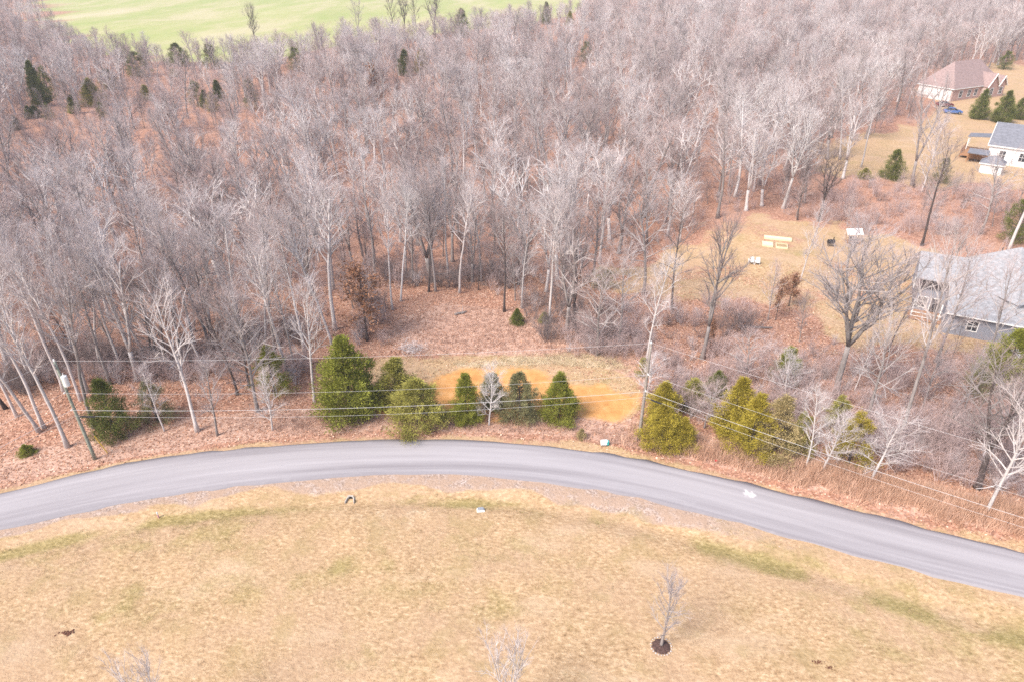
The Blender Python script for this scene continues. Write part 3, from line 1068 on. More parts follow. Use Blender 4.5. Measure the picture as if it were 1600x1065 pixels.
def wood_points(sp0, seed, thin_spots=True):
    g = np.random.default_rng(seed)
    out = []
    y = 66.0
    while y < 900:
        sp = sp0 * (1 + max(0, y - 150) / 900)
        xm = 0.80 * y + 22
        xs = np.arange(-xm, xm, sp)
        out.append(np.c_[xs + g.uniform(-.48, .48, len(xs)) * sp, y + g.uniform(-.48, .48, len(xs)) * sp])
        y += sp
    P = np.vstack(out)
    x, y = P.T
    keep = np.ones(len(P), bool)
    keep &= poly_sd(x, y, Z['clearing']) < -0.5
    keep &= poly_sd(x, y, Z['yard']) < 0.5
    keep &= poly_sd(x, y, Z['yard_far']) < 2
    keep &= poly_sd(x, y, Z['field']) < 0
    px, py, _ = project(x, y, 0 * x)
    # thinner trees between the two yards so that lawns and houses stay in sight
    thin = (px > 1255) & (py > 262) & (py < 420)
    keep &= ~(thin & (g.random(len(P)) < 0.72))
    thin = (px > 1380) & (py > 190) & (py < 300)
    keep &= ~(thin & (g.random(len(P)) < 0.8))
    keep &= ~((px > 1425) & (py > 140) & (py < 232))
    keep &= ~((px > 955) & (px < 1420) & (py > 385) & (py < 565) & (g.random(len(P)) < 0.85))
    keep &= road_dist(x, y) > 9
    # cedars stand in thin spots of the wood
    dep = project(x, y, 0 * x)[2]
    _, top, _ = project(x, y, 0 * x + 12.5)
    for cx_, cb, ct, cw, *_ in (CEDARS_FAR if thin_spots else []):
        cd = float(project(*at(cx_, cb))[2])
        r = .48 * cw + 1.9 * F / dep
        keep &= ~((np.abs(px - cx_) < r) & (dep < cd + 4) & (top < cb - .2 * (cb - ct)) & (py > cb - 2) & (g.random(len(P)) < .93))
    return P[keep]


P = wood_points(7.3, 21)
done = np.array(trees)
keep = np.array([np.hypot(done[:, 0] - p[0], done[:, 1] - p[1]).min() > 2.2 for p in P])
P = P[keep]
PZ = terrain(P[:, 0], P[:, 1])
px, py, dep = project(P[:, 0], P[:, 1], PZ + 8)
inview = (px > -10) & (px < 1610) & (py > -10) & (py < 900)
order = np.argsort(np.where(inview, dep, 1e9))
N_SINGLE = 175
single = set(order[:N_SINGLE].tolist())
g = np.random.default_rng(8)
style_p = (['pale', 'grey', 'pink', 'dark', 'white', 'brown'], [.32, .24, .16, .08, .05, .15])
word = {'pale': 'pale grey', 'grey': 'mid grey', 'pink': 'pinkish brown', 'dark': 'dark trunked', 'white': 'white barked', 'brown': 'dull brown'}
used_labels = set()
ONES = 'zero one two three four five six seven eight nine ten eleven twelve thirteen fourteen fifteen sixteen seventeen eighteen nineteen'.split()
TENS = '_ _ twenty thirty forty fifty sixty seventy eighty ninety'.split()


def words(k):
    k = max(0, min(99, int(k)))
    return ONES[k] if k < 20 else TENS[k // 10] + ('-' + ONES[k % 10] if k % 10 else '')


for i in order[:N_SINGLE]:
    st = str(g.choice(style_p[0], p=style_p[1]))
    pr = int(g.choice(12, p=np.array([1.2, 1.2, 1.2, 1, 1.1, 1, 1.1, .9, 1.1, .7, .5, .5]) / 11.5))
    h = PROTO[pr][2] * g.uniform(.72, 1.1)
    cx_, cy_, _ = project(P[i, 0], P[i, 1], PZ[i] + h * .75)
    lab = '%s bare tree in the wood, crown %s percent across, %s percent down' % (word[st], words(round(float(cx_) / 16)), words(round(float(cy_) / 10.65)))
    for q in ('slender', 'leafless', 'upright', 'twiggy'):
        if lab not in used_labels:
            break
        lab = lab.replace('bare tree', q + ' bare tree') if q == 'slender' else lab.replace(lab.split(' bare')[0].split()[-1], q)
    used_labels.add(lab)
    bare((P[i, 0], P[i, 1], PZ[i] - .05), h, pr, st, lab, g.uniform(.95, 1.4), group='bare trees inside the wood')


# slim straight poles of the stand behind the left roadside
for k, (bx, by) in enumerate([(20, 585), (52, 600), (84, 578), (100, 610), (118, 566), (172, 600), (205, 556), (232, 566), (285, 560), (305, 540), (322, 585), (360, 548), (385, 560), (415, 545), (432, 565), (475, 548), (520, 540), (645, 442), (700, 436), (752, 440)]):
    b = at(bx, by)
    h = random.uniform(13.5, 17.5)
    cx_, cy_, _ = project(b[0], b[1], b[2] + h * .75)
    bare((b[0], b[1], b[2] - .05), h, (1, 8, 11)[k % 3], ('pale', 'pale', 'grey')[(k * 7) % 3],
         'slim straight pole-like tree, foot %s percent across, %s percent down the photo' % (words(round(bx / 16)), words(round(by / 10.65))), .8, group='slim pole trees along the wood edge')


def scatter(name, label, cat, meshes, pts, idx, rot, scl, colour=None):
    """one object that repeats small meshes over points (kind = stuff)"""
    src = bpy.data.collections.new(name + '_source')
    for k, me in enumerate(meshes):
        src.objects.link(bpy.data.objects.new('%s_piece_%02d' % (name, k), me))
    me = bpy.data.meshes.new(name)
    me.vertices.add(len(pts))
    me.vertices.foreach_set('co', np.asarray(pts, np.float32).ravel())
    a = me.attributes.new('idx', 'INT', 'POINT')
    a.data.foreach_set('value', np.asarray(idx, np.int32))
    a = me.attributes.new('rot', 'FLOAT_VECTOR', 'POINT')
    a.data.foreach_set('vector', np.asarray(rot, np.float32).ravel())
    a = me.attributes.new('scl', 'FLOAT_VECTOR', 'POINT')
    a.data.foreach_set('vector', np.asarray(scl, np.float32).ravel())
    ng = bpy.data.node_groups.new(name, 'GeometryNodeTree')
    ng.interface.new_socket('Geometry', in_out='INPUT', socket_type='NodeSocketGeometry')
    ng.interface.new_socket('Geometry', in_out='OUTPUT', socket_type='NodeSocketGeometry')
    gi, go = ng.nodes.new('NodeGroupInput'), ng.nodes.new('NodeGroupOutput')
    ci = ng.nodes.new('GeometryNodeCollectionInfo')
    ci.inputs['Collection'].default_value = src
    ci.inputs['Separate Children'].default_value = True
    ci.inputs['Reset Children'].default_value = True
    ip = ng.nodes.new('GeometryNodeInstanceOnPoints')
    ip.inputs['Pick Instance'].default_value = True
    L = ng.links.new
    L(gi.outputs[0], ip.inputs['Points'])
    L(ci.outputs[0], ip.inputs['Instance'])
    for an, ty, so in (('idx', 'INT', 'Instance Index'), ('rot', 'FLOAT_VECTOR', 'Rotation'), ('scl', 'FLOAT_VECTOR', 'Scale')):
        na = ng.nodes.new('GeometryNodeInputNamedAttribute')
        na.data_type = ty
        na.inputs['Name'].default_value = an
        L(na.outputs['Attribute'], ip.inputs[so])
    L(ip.outputs[0], go.inputs[0])
    o = link(name, me)
    md = o.modifiers.new('scatter', 'NODES')
    md.node_group = ng
    return tag(o, label, cat, kind='stuff')


def joined(t, c, mats, nm):
    V1, T1, Q1 = t.arrays()
    V2, T2, Q2 = c.arrays()
    T = np.vstack([T1, T2 + len(V1)])
    Q = np.vstack([Q1, Q2 + len(V1)])
    mi = np.r_[np.zeros(len(T1)), np.full(len(T2), 2), np.zeros(len(Q1)), np.ones(len(Q2))]
    return mesh_np(nm, np.vstack([V1, V2]), T, Q, mats, mi)


rest = np.array([i for i in range(len(P)) if i not in single])
far_meshes, far_h = [], []
far_styles = ['pale', 'grey', 'pink', 'brown', 'pale', 'pale', 'grey', 'brown', 'pink', 'white', 'brown', 'dark']
for i, (tm, cm, H, t, c) in enumerate(PROTO[:12]):
    far_meshes.append(joined(t, c, [M[q] for q in STYLE[far_styles[i]]], 'far_tree'))
g = np.random.default_rng(9)
n = len(rest)
sc = g.uniform(.66, 1.12, n) * (1 - .38 * smooth(-60, -5, poly_sd(P[rest, 0], P[rest, 1], Z['field'])))
scatter('far_woodland', 'dense leafless woodland receding to the top of the photo', 'woodland', far_meshes, np.c_[P[rest], PZ[rest] - .05],
        g.choice(11, n, p=np.array([1.2, 1, 1.2, 1, 1.4, 1.4, 1, 1, .8, .35, .8]) / 11.15), np.c_[g.normal(0, .05, n), g.normal(0, .03, n), g.uniform(0, 6.28, n)], np.c_[sc * g.uniform(.95, 1.4, n), sc * g.uniform(.95, 1.4, n), sc])

# undergrowth -------------------------------------------------------
def shrub_mesh(seed, H=2.2, n=9, mat='twig_grey', tw=.007):
    g = np.random.default_rng(seed)
    mb = MB()
    base, tips = [], []
    for k in range(n):
        a, t = g.uniform(0, 6.28), g.uniform(.1, .6)
        d = np.array((math.cos(a) * math.sin(t), math.sin(a) * math.sin(t), math.cos(t)))
        p0 = np.array((*g.normal(0, .15, 2), -.05))
        p1 = p0 + d * H * .5 * g.uniform(.7, 1.2)
        p2 = p1 + unit(d + g.normal(0, .25, 3)) * H * .5
        mb.tube([p0, p1, p2], [.022, .015, .008], 3, False)
        for s in g.uniform(.25, 1.0, 9):
            q = p0 + (p1 - p0) * min(1, s * 2) + (p2 - p1) * max(0, s * 2 - 1)
            base.append(q)
            tips.append(q + unit(d + g.normal(0, .6, 3) + UP * .2) * H * g.uniform(.2, .42))
    base, tips = np.array(base), np.array(tips)
    mb.cones(base, tips, tw * 1.2)
    k = np.repeat(np.arange(len(base)), 4)
    s = g.uniform(.2, .95, len(k))[:, None]
    q = base[k] * (1 - s) + tips[k] * s
    mb.cones(q, q + unit(tips[k] - base[k] + g.normal(0, .5, (len(k), 3))) * H * g.uniform(.1, .24, len(k))[:, None], tw * .8)
    return mb.mesh('shrub', (M[mat],))


sap = [joined(PROTO[k][3], PROTO[k][4], [M[q] for q in STYLE[st]], 'sapling') for k, st in ((10, 'brown'), (11, 'dark'), (11, 'grey'), (10, 'pink'))]
shrubs = [shrub_mesh(1, 2.2, 9, 'twig_pink'), shrub_mesh(2, 2.8, 8, 'twig_pink'), shrub_mesh(3, 1.8, 10, 'twig_pale'), shrub_mesh(4, 2.4, 9, 'twig_dark')]
P2 = wood_points(3.6, 33, False)
P2 = P2[(P2[:, 1] < 330) & (np.abs(P2[:, 0]) < .76 * P2[:, 1] + 12)]
g = np.random.default_rng(10)
# extra brush between the road bank and the yard on the right, and along wood edges
ex = []
for (x0, y0, x1, y1, k) in [(1000, 545, 1300, 660, 130), (1180, 575, 1600, 700, 170), (1350, 660, 1600, 780, 160), (30, 560, 480, 600, 130), (560, 500, 600, 540, 14), (880, 520, 1000, 560, 60), (700, 660, 930, 672, 24), (500, 650, 600, 668, 26), (960, 470, 1200, 510, 30), (1280, 290, 1600, 370, 170)]:
    for _ in range(k):
        ex.append(at(g.uniform(x0, x1), g.uniform(y0, y1))[:2])
dk = []
for (x0, y0, x1, y1, k) in [(0, 590, 60, 620, 20), (60, 555, 330, 585, 60), (330, 520, 470, 550, 40), (600, 425, 820, 452, 70), (560, 470, 610, 500, 12), (820, 470, 960, 535, 50), (1040, 500, 1180, 530, 16)]:
    for _ in range(k):
        dk.append(at(g.uniform(x0, x1), g.uniform(y0, y1))[:2])
ex = np.array(ex)
exr = road_dist(ex[:, 0], ex[:, 1])
ex = ex[(exr > 9.0) & (poly_sd(ex[:, 0], ex[:, 1], Z['clay']) < -.5)]
ok = (poly_sd(ex[:, 0], ex[:, 1], Z['yard']) < 1.0) | (g.random(len(ex)) < 0.1)
ex = ex[ok]
P2 = np.vstack([P2, ex, dk])
n = len(P2)
sc = g.uniform(.6, 1.25, n)
scatter('undergrowth', 'leafless brushy undergrowth beneath and along the wood', 'undergrowth', shrubs, np.c_[P2, terrain(P2[:, 0], P2[:, 1]) - .05],
        np.r_[g.choice(4, n - len(dk), p=[.4, .36, .2, .04]), np.full(len(dk), 3)], np.c_[np.zeros((n, 2)), g.uniform(0, 6.28, n)], np.c_[sc * 1.1, sc * 1.1, sc])
P3 = wood_points(6.2, 57, False)
P3 = P3[(P3[:, 1] < 420) & (np.abs(P3[:, 0]) < .76 * P3[:, 1] + 12)]
n = len(P3)
sc = g.uniform(.32, .72, n)
scatter('sapling_thicket', 'thin leafless saplings filling the gaps between the trees', 'saplings', sap, np.c_[P3, terrain(P3[:, 0], P3[:, 1]) - .05],
        g.integers(0, 4, n), np.c_[g.normal(0, .06, (n, 2)), g.uniform(0, 6.28, n)], np.c_[sc, sc, sc * g.uniform(.9, 1.3, n)])

# ------------------------------------------------------------------ cedars
def cedar(seed, H=6.0, W=3.4, shape=1.0, dens=1.0, gap=0.0):
    """returns trunk mesh and crown mesh: a cone of feathery sprays in uneven clumps"""
    g = np.random.default_rng(seed)
    tr = MB()
    zz = np.linspace(-.2, H * .9, 7)
    tr.tube(np.c_[g.normal(0, .03, 7), g.normal(0, .03, 7), zz], np.linspace(.13, .02, 7), 7)
    for k in range(26):
        z = H * g.uniform(.1, .85)
        a = g.uniform(0, 6.28)
        L = W * .46 * (1 - z / H) ** .7
        tr.tube([(0, 0, z), (math.cos(a) * L * .5, math.sin(a) * L * .5, z + L * .25), (math.cos(a) * L, math.sin(a) * L, z + L * .4)], [.035, .022, .01], 3, False)
    nb = int(400 * dens)
    t = g.random(nb) ** 1.25                               # height fraction, more low down
    a = g.uniform(0, 6.28, nb)
    prof = np.minimum(1.0, (1 - t) ** (.72 * shape) * 1.05) * (0.62 + 0.38 * smooth(-.02, .16, t))
    lob = 1 + .24 * np.sin(a * 3 + t * 9 + seed) + .2 * np.sin(a * 6 - t * 17 + seed * 2)
    rr = W / 2 * prof * lob * g.uniform(.35, 1.06, nb) ** .55
    keep = g.random(nb) > gap * (.5 + .5 * np.sin(a * 2 + t * 8 + seed))
    t, a, rr = t[keep], a[keep], rr[keep]
    nb = len(t)
    cen = np.c_[np.cos(a) * rr, np.sin(a) * rr, H * (.04 + .95 * t)]
    out = unit(np.c_[np.cos(a), np.sin(a), .55 + .9 * t])
    K = 80
    k = np.repeat(np.arange(nb), K)
    size = .24 * H / 6 * (1.1 - .5 * t)
    off = g.normal(0, 1, (nb * K, 3)) * size[k][:, None] * .68 + out[k] * (g.uniform(-1.5, .95, nb * K) * size[k])[:, None]
    p = cen[k] + off + out[k] * (g.random(nb * K) * .12)[:, None]
    d = unit(out[k] * .9 + unit(off) * .8 + g.normal(0, .35, (nb * K, 3)) + UP * .25)
    L = g.uniform(.055, .15, nb * K)[:, None] * (.7 + .3 * H / 6)
    side = unit(np.cross(d, g.normal(0, 1, (nb * K, 3)))) * L * .28
    V = np.stack([p - side, p + side, p + d * L], 1).reshape(-1, 3)
    T = np.arange(len(V)).reshape(-1, 3)
    me = mesh_np('crown', V, T, None, (M['cedar'],))
    tint = np.clip(.5 * g.random(nb)[k] + .5 * g.random(nb * K), 0, 1)
    at_ = me.attributes.new('tint', 'FLOAT', 'POINT')
    at_.data.foreach_set('value', np.repeat(tint, 3).astype(np.float32))
    return tr.mesh('trunk', (M['bark_dark'],), True), me, H, W


CED = [cedar(1, 6, 3.4), cedar(2, 6, 3.0, .8), cedar(3, 6, 3.8, 1.2), cedar(4, 6, 3.4, .7, .55, .7), cedar(5, 6, 3.6, .9, .85, .3), cedar(6, 6, 2.6, 1.0)]
GREEN_C = {'green': (.225, .235, .036), 'deep': (.15, .168, .038), 'olive': (.31, .285, .065), 'yellow': (.37, .295, .04), 'brown': (.4, .315, .15), 'grey': (.23, .22, .105)}


def cedar_px(bx, by, top, wpx, proto, colr, label, group=None, name='cedar_tree'):
    b = at(bx, by - .14 * wpx)
    tm, cm, H, W = CED[proto]
    h = height_to(b, top) * .95
    w = wpx / px_per_m(b)
    o = thing(name, label, 'cedar', (b[0], b[1], b[2] - .03), random.uniform(0, 6.28), group)
    o.scale = (w / W, w / W, h / H)
    for nm, me in (('trunk', tm), ('crown', cm)):
        c = link(nm, me, o)
        k = GREEN_C[colr]
        c.color = (*k, 1)
    return o


for a in [
    (182, 688, 589, 66, 4, 'deep', 'dark green cedar standing right of the left utility pole'),
    (247, 666, 592, 56, 3, 'grey', 'sparse see-through cedar with brown branches near the left pole'),
    (430, 622, 537, 56, 3, 'green', 'sparse green cedar in front of the wood left of centre'),
    (549, 660, 523, 98, 0, 'green', 'largest cedar, dense bright green, by the road left of centre'),
    (621, 640, 557, 74, 4, 'olive', 'olive cedar just right of and behind the largest cedar'),
    (653, 675, 590, 92, 4, 'olive', 'pale olive cedar in front, second right of the largest cedar'),
    (729, 664, 580, 44, 1, 'green', 'narrow green cedar in front of the orange clay'),
    (769, 640, 580, 42, 1, 'grey', 'dull cedar hidden behind the white bare tree'),
    (812, 662, 578, 62, 4, 'grey', 'dull grey-green cedar in front of the orange clay'),
    (873, 664, 578, 64, 2, 'green', 'broad green cedar at the right end of the clay row'),
    (1034, 660, 594, 56, 0, 'yellow', 'yellow-green cedar top behind the front cedar by the right pole'),
    (1033, 704, 628, 66, 0, 'yellow', 'large yellow-green cedar in front, right of the right pole'),
    (1065, 704, 650, 48, 2, 'yellow', 'smaller yellow cedar leaning on the front cedar by the pole'),
    (1081, 640, 590, 42, 1, 'olive', 'olive cedar between the pole and the dark round cedar'),
    (1118, 622, 577, 42, 2, 'deep', 'dark round cedar behind the tall yellow-green group'),
    (1146, 690, 586, 66, 0, 'yellow', 'tallest yellow-green cedar of the right roadside group'),
    (1170, 718, 612, 74, 4, 'yellow', 'wide yellow cedar at the front of the right roadside group'),
    (1207, 722, 615, 76, 4, 'brown', 'brown-tipped dry looking cedar in the right roadside group'),
    (1243, 718, 640, 44, 3, 'olive', 'small olive cedar at the right end of the brown-tipped cedar'),
    (1226, 600, 540, 40, 1, 'green', 'lone dark cedar among pale brush left of the many-stemmed tree'),
    (1303, 680, 615, 44, 3, 'olive', 'sparse cedar behind the white saplings above the broomsedge'),
    (1325, 732, 640, 62, 3, 'yellow', 'sparse yellow cedar mixed with white saplings by the broomsedge'),
    (1562, 612, 513, 78, 4, 'green', 'green cedar standing beside the grey roofed house'),
    (1520, 628, 560, 44, 3, 'grey', 'thin dull cedar left of the cedar beside the house'),
    (808, 510, 481, 24, 2, 'deep', 'tiny dark cedar at the back of the clearing'),
    (850, 506, 487, 16, 5, 'olive', 'tiny olive cedar right of the other tiny cedar'),
    (1003, 590, 556, 22, 3, 'olive', 'small cedar half hidden behind the right utility pole'),
    (940, 455, 415, 40, 3, 'grey', 'thin grey-green cedar in brush left of the straw yard'),
]:
    cedar_px(*a, group='cedars along the road')
for a in CEDARS_FAR:
    cedar_px(*a, group='cedars in the wood and yards')
for a in [(43, 712, 693, 26, 2, 'green', 'small round green bush by the road at far left'), (908, 686, 668, 16, 4, 'brown', 'small brown bush right of the clay row of cedars')]:
    cedar_px(*a, group='small evergreen bushes', name='evergreen_bush')


# oaks and beeches that still hold last year's leaves
def leafy_crown(seed, H, n=2600):
    g = np.random.default_rng(seed)
    t, c = bare_tree(seed, H=H, base=.25, spread=H * .23, rad=H * .011, n_limb=18, n_br=5, n_tw=4, n_sub=2)
    V = c.arrays()[0]
    k = g.integers(0, len(V), n)
    p = V[k] + g.normal(0, .12, (n, 3))
    d = unit(g.normal(0, 1, (n, 3)))
    s = unit(np.cross(d, g.normal(0, 1, (n, 3))))
    L = g.uniform(.1, .19, n)[:, None]
    VV = np.stack([p - d * L, p - s * L * .5, p + d * L, p + s * L * .5], 1).reshape(-1, 3)
    me = mesh_np('leaves', VV, None, np.arange(n * 4).reshape(-1, 4), (M['dead_leaf'],))
    at_ = me.attributes.new('tint', 'FLOAT', 'POINT')
    at_.data.foreach_set('value', np.repeat(g.random(n), 4).astype(np.float32))
    return t.mesh('trunk', (M['bark_dark'],), True), c.mesh('crown', (M['bark_mid'], M['twig_pink'])), me, H


LC = [leafy_crown(71, 9), leafy_crown(72, 8)]
for (bx, by, top, k, w, lab) in [(574, 532, 425, 0, 1.2, 'young oak holding orange-brown leaves left of the clearing'), (1232, 478, 432, 1, 1.2, 'tree holding rust-brown leaves at the front of the straw yard'),
                                (1212, 500, 440, 0, .7, 'small tree with rust-brown leaves beside the leafier one'), (105, 150, 122, 1, 1.0, 'low tree with orange leaves in the upper left wood'),
                                (590, 175, 108, 0, 1.1, 'tree with tan leaves in the wood, upper centre left'), (265, 205, 160, 1, 1.3, 'reddish tree with tan leaves in the wood, upper left'), (1108, 550, 505, 1, .8, 'low leafy brown tree beside the large branching tree')]:
    b = at(bx, by)
    tm, cm, lm, H = LC[k]
    o = thing('leafy_oak_tree', lab, 'tree', b, random.uniform(0, 6), 'trees that kept their brown leaves')
    h = height_to(b, top) / H
    o.scale = (h * w, h * w, h)
    link('trunk', tm, o)
    cc = link('crown', cm, o)
    link('leaves', lm, cc)

# ------------------------------------------------------------------ grasses, litter, stones
def tuft_mesh(seed, n, h, spread, w, mat, droop=.3):
    g = np.random.default_rng(seed)
    a, t = g.uniform(0, 6.28, n), g.uniform(.05, droop * 2, n)
    d = np.c_[np.cos(a) * np.sin(t), np.sin(a) * np.sin(t), np.cos(t)]
    p = np.c_[g.normal(0, spread, (n, 2)), np.full(n, -.02)]
    s = unit(np.cross(d, g.normal(0, 1, (n, 3)))) * w
    L = h * g.uniform(.6, 1.2, n)[:, None]
    V = np.stack([p - s, p + s, p + d * L], 1).reshape(-1, 3)
    return mesh_np('tuft', V, np.arange(n * 3).reshape(-1, 3), None, (M[mat],))


def grass_mat(name, a, b):
    n = NT(name, 0.9)
    M[name] = n.done(n.mix(n.rand(), a, b))


grass_mat('broomsedge', (.48, .275, .18), (.72, .48, .35))
grass_mat('dry_grass', (.24, .155, .08), (.62, .46, .31))
grass_mat('brown_weed', (.37, .22, .165), (.63, .43, .34))
grass_mat('bleached_grass', (.5, .38, .22), (.72, .6, .42))
grass_mat('green_grass', (.12, .125, .035), (.3, .28, .09))
g = np.random.default_rng(44)


def fill(n, box_, fn):
    """random points of a ground rectangle kept with probability fn(x, y, road distance)"""
    x, y = g.uniform(box_[0], box_[1], n), g.uniform(box_[2], box_[3], n)
    rd = road_dist(x, y)
    k = g.random(n) < fn(x, y, rd)
    x, y, rd = x[k], y[k], rd[k]
    px, py, _ = project(x, y, 0 * x)
    k = (px > -60) & (px < 1660) & (py < 1120)
    x, y, rd = x[k], y[k], rd[k]
    return np.c_[x, y, terrain(x, y, rd)]


def grass(name, label, meshes, pts, lo, hi):
    n = len(pts)
    sc = g.uniform(lo, hi, n)
    scatter(name, label, 'grass', meshes, pts, g.integers(0, len(meshes), n), np.c_[np.zeros((n, 2)), g.uniform(0, 6.28, n)], np.c_[sc, sc, sc])


p = fill(60000, (-5, 75, 20, 60), lambda x, y, rd: smooth(HALF + 1.6, HALF + 2.6, rd + .8 * (vnoise(x, y, 2) - .5)) * smooth(HALF + 6.0, HALF + 4.2, rd) * smooth(8, 22, x))
grass('broomsedge_grass', 'tall reddish broomsedge grass along the right road bank', [tuft_mesh(i, 16, 1.1, .18, .016, 'broomsedge') for i in range(4)], p, .6, 1.3)
p = fill(60000, (-60, 30, 38, 86), lambda x, y, rd: np.maximum(.55 * smooth(-1.5, 1.5, poly_sd(x, y, Z['weeds'])), .8 * smooth(HALF + 1.5, HALF + 2.4, rd) * smooth(HALF + 6, HALF + 4, rd) * smooth(22, 10, x) * (.35 + .65 * smooth(-30, -12, x))) * (.25 + vnoise(x, y, 3)))
grass('brown_weeds', 'brown dead weeds and grass around the clearing and road edge', [tuft_mesh(10 + i, 12, .6, .16, .013, 'brown_weed', .4) for i in range(4)], p, .5, 1.2)
p = fill(26000, (-20, 16, 50, 72), lambda x, y, rd: np.maximum(smooth(-.5, .5, poly_sd(x, y, Z['pale'])), .16 * smooth(-.5, 1, poly_sd(x, y, Z['straw'])) * smooth(.5, -.5, poly_sd(x, y, Z['clay']))) * (.3 + .7 * vnoise(x, y, 1.5)))
grass('bleached_grass', 'bleached straw grass around the orange clay patch', [tuft_mesh(20 + i, 12, .4, .16, .014, 'bleached_grass', .6) for i in range(3)], p, .6, 1.2)
p = fill(230000, (-62, 72, 14, 50), lambda x, y, rd: smooth(-HALF - 2.4, -HALF - 4.0, rd) * (.05 + .95 * smooth(.3, .8, vnoise(x, y, 1.1))) * .42)
grass('lawn_grass', 'short dry straw-coloured lawn grass in the foreground', [tuft_mesh(30 + i, 12, .1, .1, .008, 'dry_grass', .9) for i in range(4)], p, .6, 1.3)
p = fill(60000, (-62, 72, 14, 56), lambda x, y, rd: zones(x, y, rd)['green'] * .9 * (rd < -HALF - .8))
grass('green_grass', 'green grass growing along the near roadside ditch', [tuft_mesh(40 + i, 12, .13, .11, .009, 'green_grass', .8) for i in range(3)], p, .6, 1.4)

# fallen leaves as real pieces on the nearer litter
x, y = g.uniform(-62, 66, 170000), g.uniform(38, 92, 170000)
rd = road_dist(x, y)
zz_ = zones(x, y, rd)
k = (rd > HALF + 1.0) & (zz_['clay'] < .3) & (g.random(len(x)) < 1 - .85 * np.clip(zz_['straw'] + .4 * zz_['weeds'], 0, 1))
px, py, _ = project(x, y, 0 * x)
k &= (px > -40) & (px < 1640)
x, y, rd = x[k], y[k], rd[k]
n = len(x)
c = np.c_[x, y, terrain(x, y, rd) + g.uniform(.015, .06, n)]
a = g.uniform(0, 6.28, n)
L = g.uniform(.06, .13, n)[:, None]
d = np.c_[np.cos(a), np.sin(a), g.normal(0, .35, n)] * L
s = np.c_[-np.sin(a), np.cos(a), g.normal(0, .35, n)] * L * .6
V = np.stack([c - d, c - s, c + d, c + s], 1).reshape(-1, 3)
me = mesh_np('fallen_leaves', V, None, np.arange(n * 4).reshape(-1, 4), ())
n_ = NT('fallen_leaf', 0.9)
tt = n_.attr('tint', 'Fac')
me.materials.append(n_.done(n_.ramp(tt, [(0, (.24, .11, .065)), (.45, (.45, .235, .145)), (.8, (.57, .34, .23)), (1, (.72, .54, .42))])))
at_ = me.attributes.new('tint', 'FLOAT', 'POINT')
at_.data.foreach_set('value', np.repeat(g.random(n), 4).astype(np.float32))
tag(link('fallen_leaves', me), 'orange-brown fallen leaves covering the ground before the wood', 'leaves', kind='stuff')

# clods on the bare clay
M['clay_clod'] = plain('clay_clod', (.58, .3, .11), 0.95, 0.35, 3)
cm_ = [MB().add(np.array([(1, 0, 0), (-1, 0, 0), (0, 1, 0), (0, -1, 0), (0, 0, 1), (0, 0, -1)], float) * g.uniform(.5, 1.2, (6, 1)) * np.array((1, 1, .55)), [(0, 2, 4), (2, 1, 4), (1, 3, 4), (3, 0, 4), (2, 0, 5), (1, 2, 5), (3, 1, 5), (0, 3, 5)]).mesh('clod', (M['clay_clod'],)) for _ in range(4)]
p = fill(30000, (-20, 16, 48, 72), lambda x, y, rd: smooth(-1.5, .5, poly_sd(x, y, Z['clay'])) * (.02 + .5 * smooth(.45, .8, vnoise(x, y, 1.4))))
n = len(p)
sc = g.uniform(.02, .11, n)
scatter('clay_clods', 'loose clods of orange clay on the bare patch', 'clods', cm_, p, g.integers(0, 4, n), np.c_[np.zeros((n, 2)), g.uniform(0, 6, n)], np.c_[sc, sc, sc])

# loose stones along both road edges
st = MB()
o8 = np.array([(1, 0, 0), (-1, 0, 0), (0, 1, 0), (0, -1, 0), (0, 0, 1), (0, 0, -1)], float)
oF = [(0, 2, 4), (2, 1, 4), (1, 3, 4), (3, 0, 4), (2, 0, 5), (1, 2, 5), (3, 1, 5), (0, 3, 5)]
stones = [MB().add(o8 * g.uniform(.5, 1.2, (6, 1)) * np.array((1, 1, .7)), oF).mesh('stone', (M['stone'],)) for _ in range(4)]
p = fill(70000, (-60, 70, 16, 60), lambda x, y, rd: np.where(rd < 0, .7 * np.exp(-((rd + HALF + .25) / .25) ** 2) + .12 * np.exp(-((rd + HALF + 1.6) / .9) ** 2) * smooth(25, 5, x), .7 * np.exp(-((rd - HALF - .2) / .22) ** 2)) * (.15 + vnoise(x, y, 2.5)))
n = len(p)
sc = g.uniform(.012, .04, n) * (1 + (g.random(n) > .97))
scatter('roadside_gravel', 'pale loose gravel along both edges of the road', 'gravel', stones, p, g.integers(0, 4, n), g.uniform(0, 6, (n, 3)), np.c_[sc, sc, sc])

# ------------------------------------------------------------------ utility poles and wires
POLE_H = 10.4
LEVELS = [10.35, 7.55, 5.8, 5.2]


def utility_pole(px, py, mat, label, lean):
    b = at(px, py)
    o = thing('utility_pole', label, 'utility pole', (b[0], b[1], b[2] - .1))
    zz = np.linspace(0, POLE_H, 8)
    MB().tube(np.c_[lean[0] * zz, lean[1] * zz, zz], np.linspace(.16, .105, 8), 10).build('shaft', M[mat], o, smooth_shade=True)
    tip = np.array((lean[0] * POLE_H, lean[1] * POLE_H, POLE_H))
    MB().tube([tip + (0, 0, -.1), tip + (0, 0, .08), tip + (0, 0, .1), tip + (0, 0, .26), tip + (0, 0, .3)], [.03, .03, .09, .06, .02], 8).build('insulator', M['porcelain'], o)
    br = MB().box(tip + (0, -.14, -.35), (.06, .22, .5))
    br.build('bracket', M['steel'], o)
    for z in LEVELS[1:3]:
        q = np.array((lean[0] * z, lean[1] * z, z))
        MB().tube([q + (0, -.1, 0), q + (0, -.3, 0), q + (0, -.31, 0), q + (0, -.42, 0)], [.025, .025, .06, .05], 8).build('clevis', M['porcelain'], o)
    return o, b


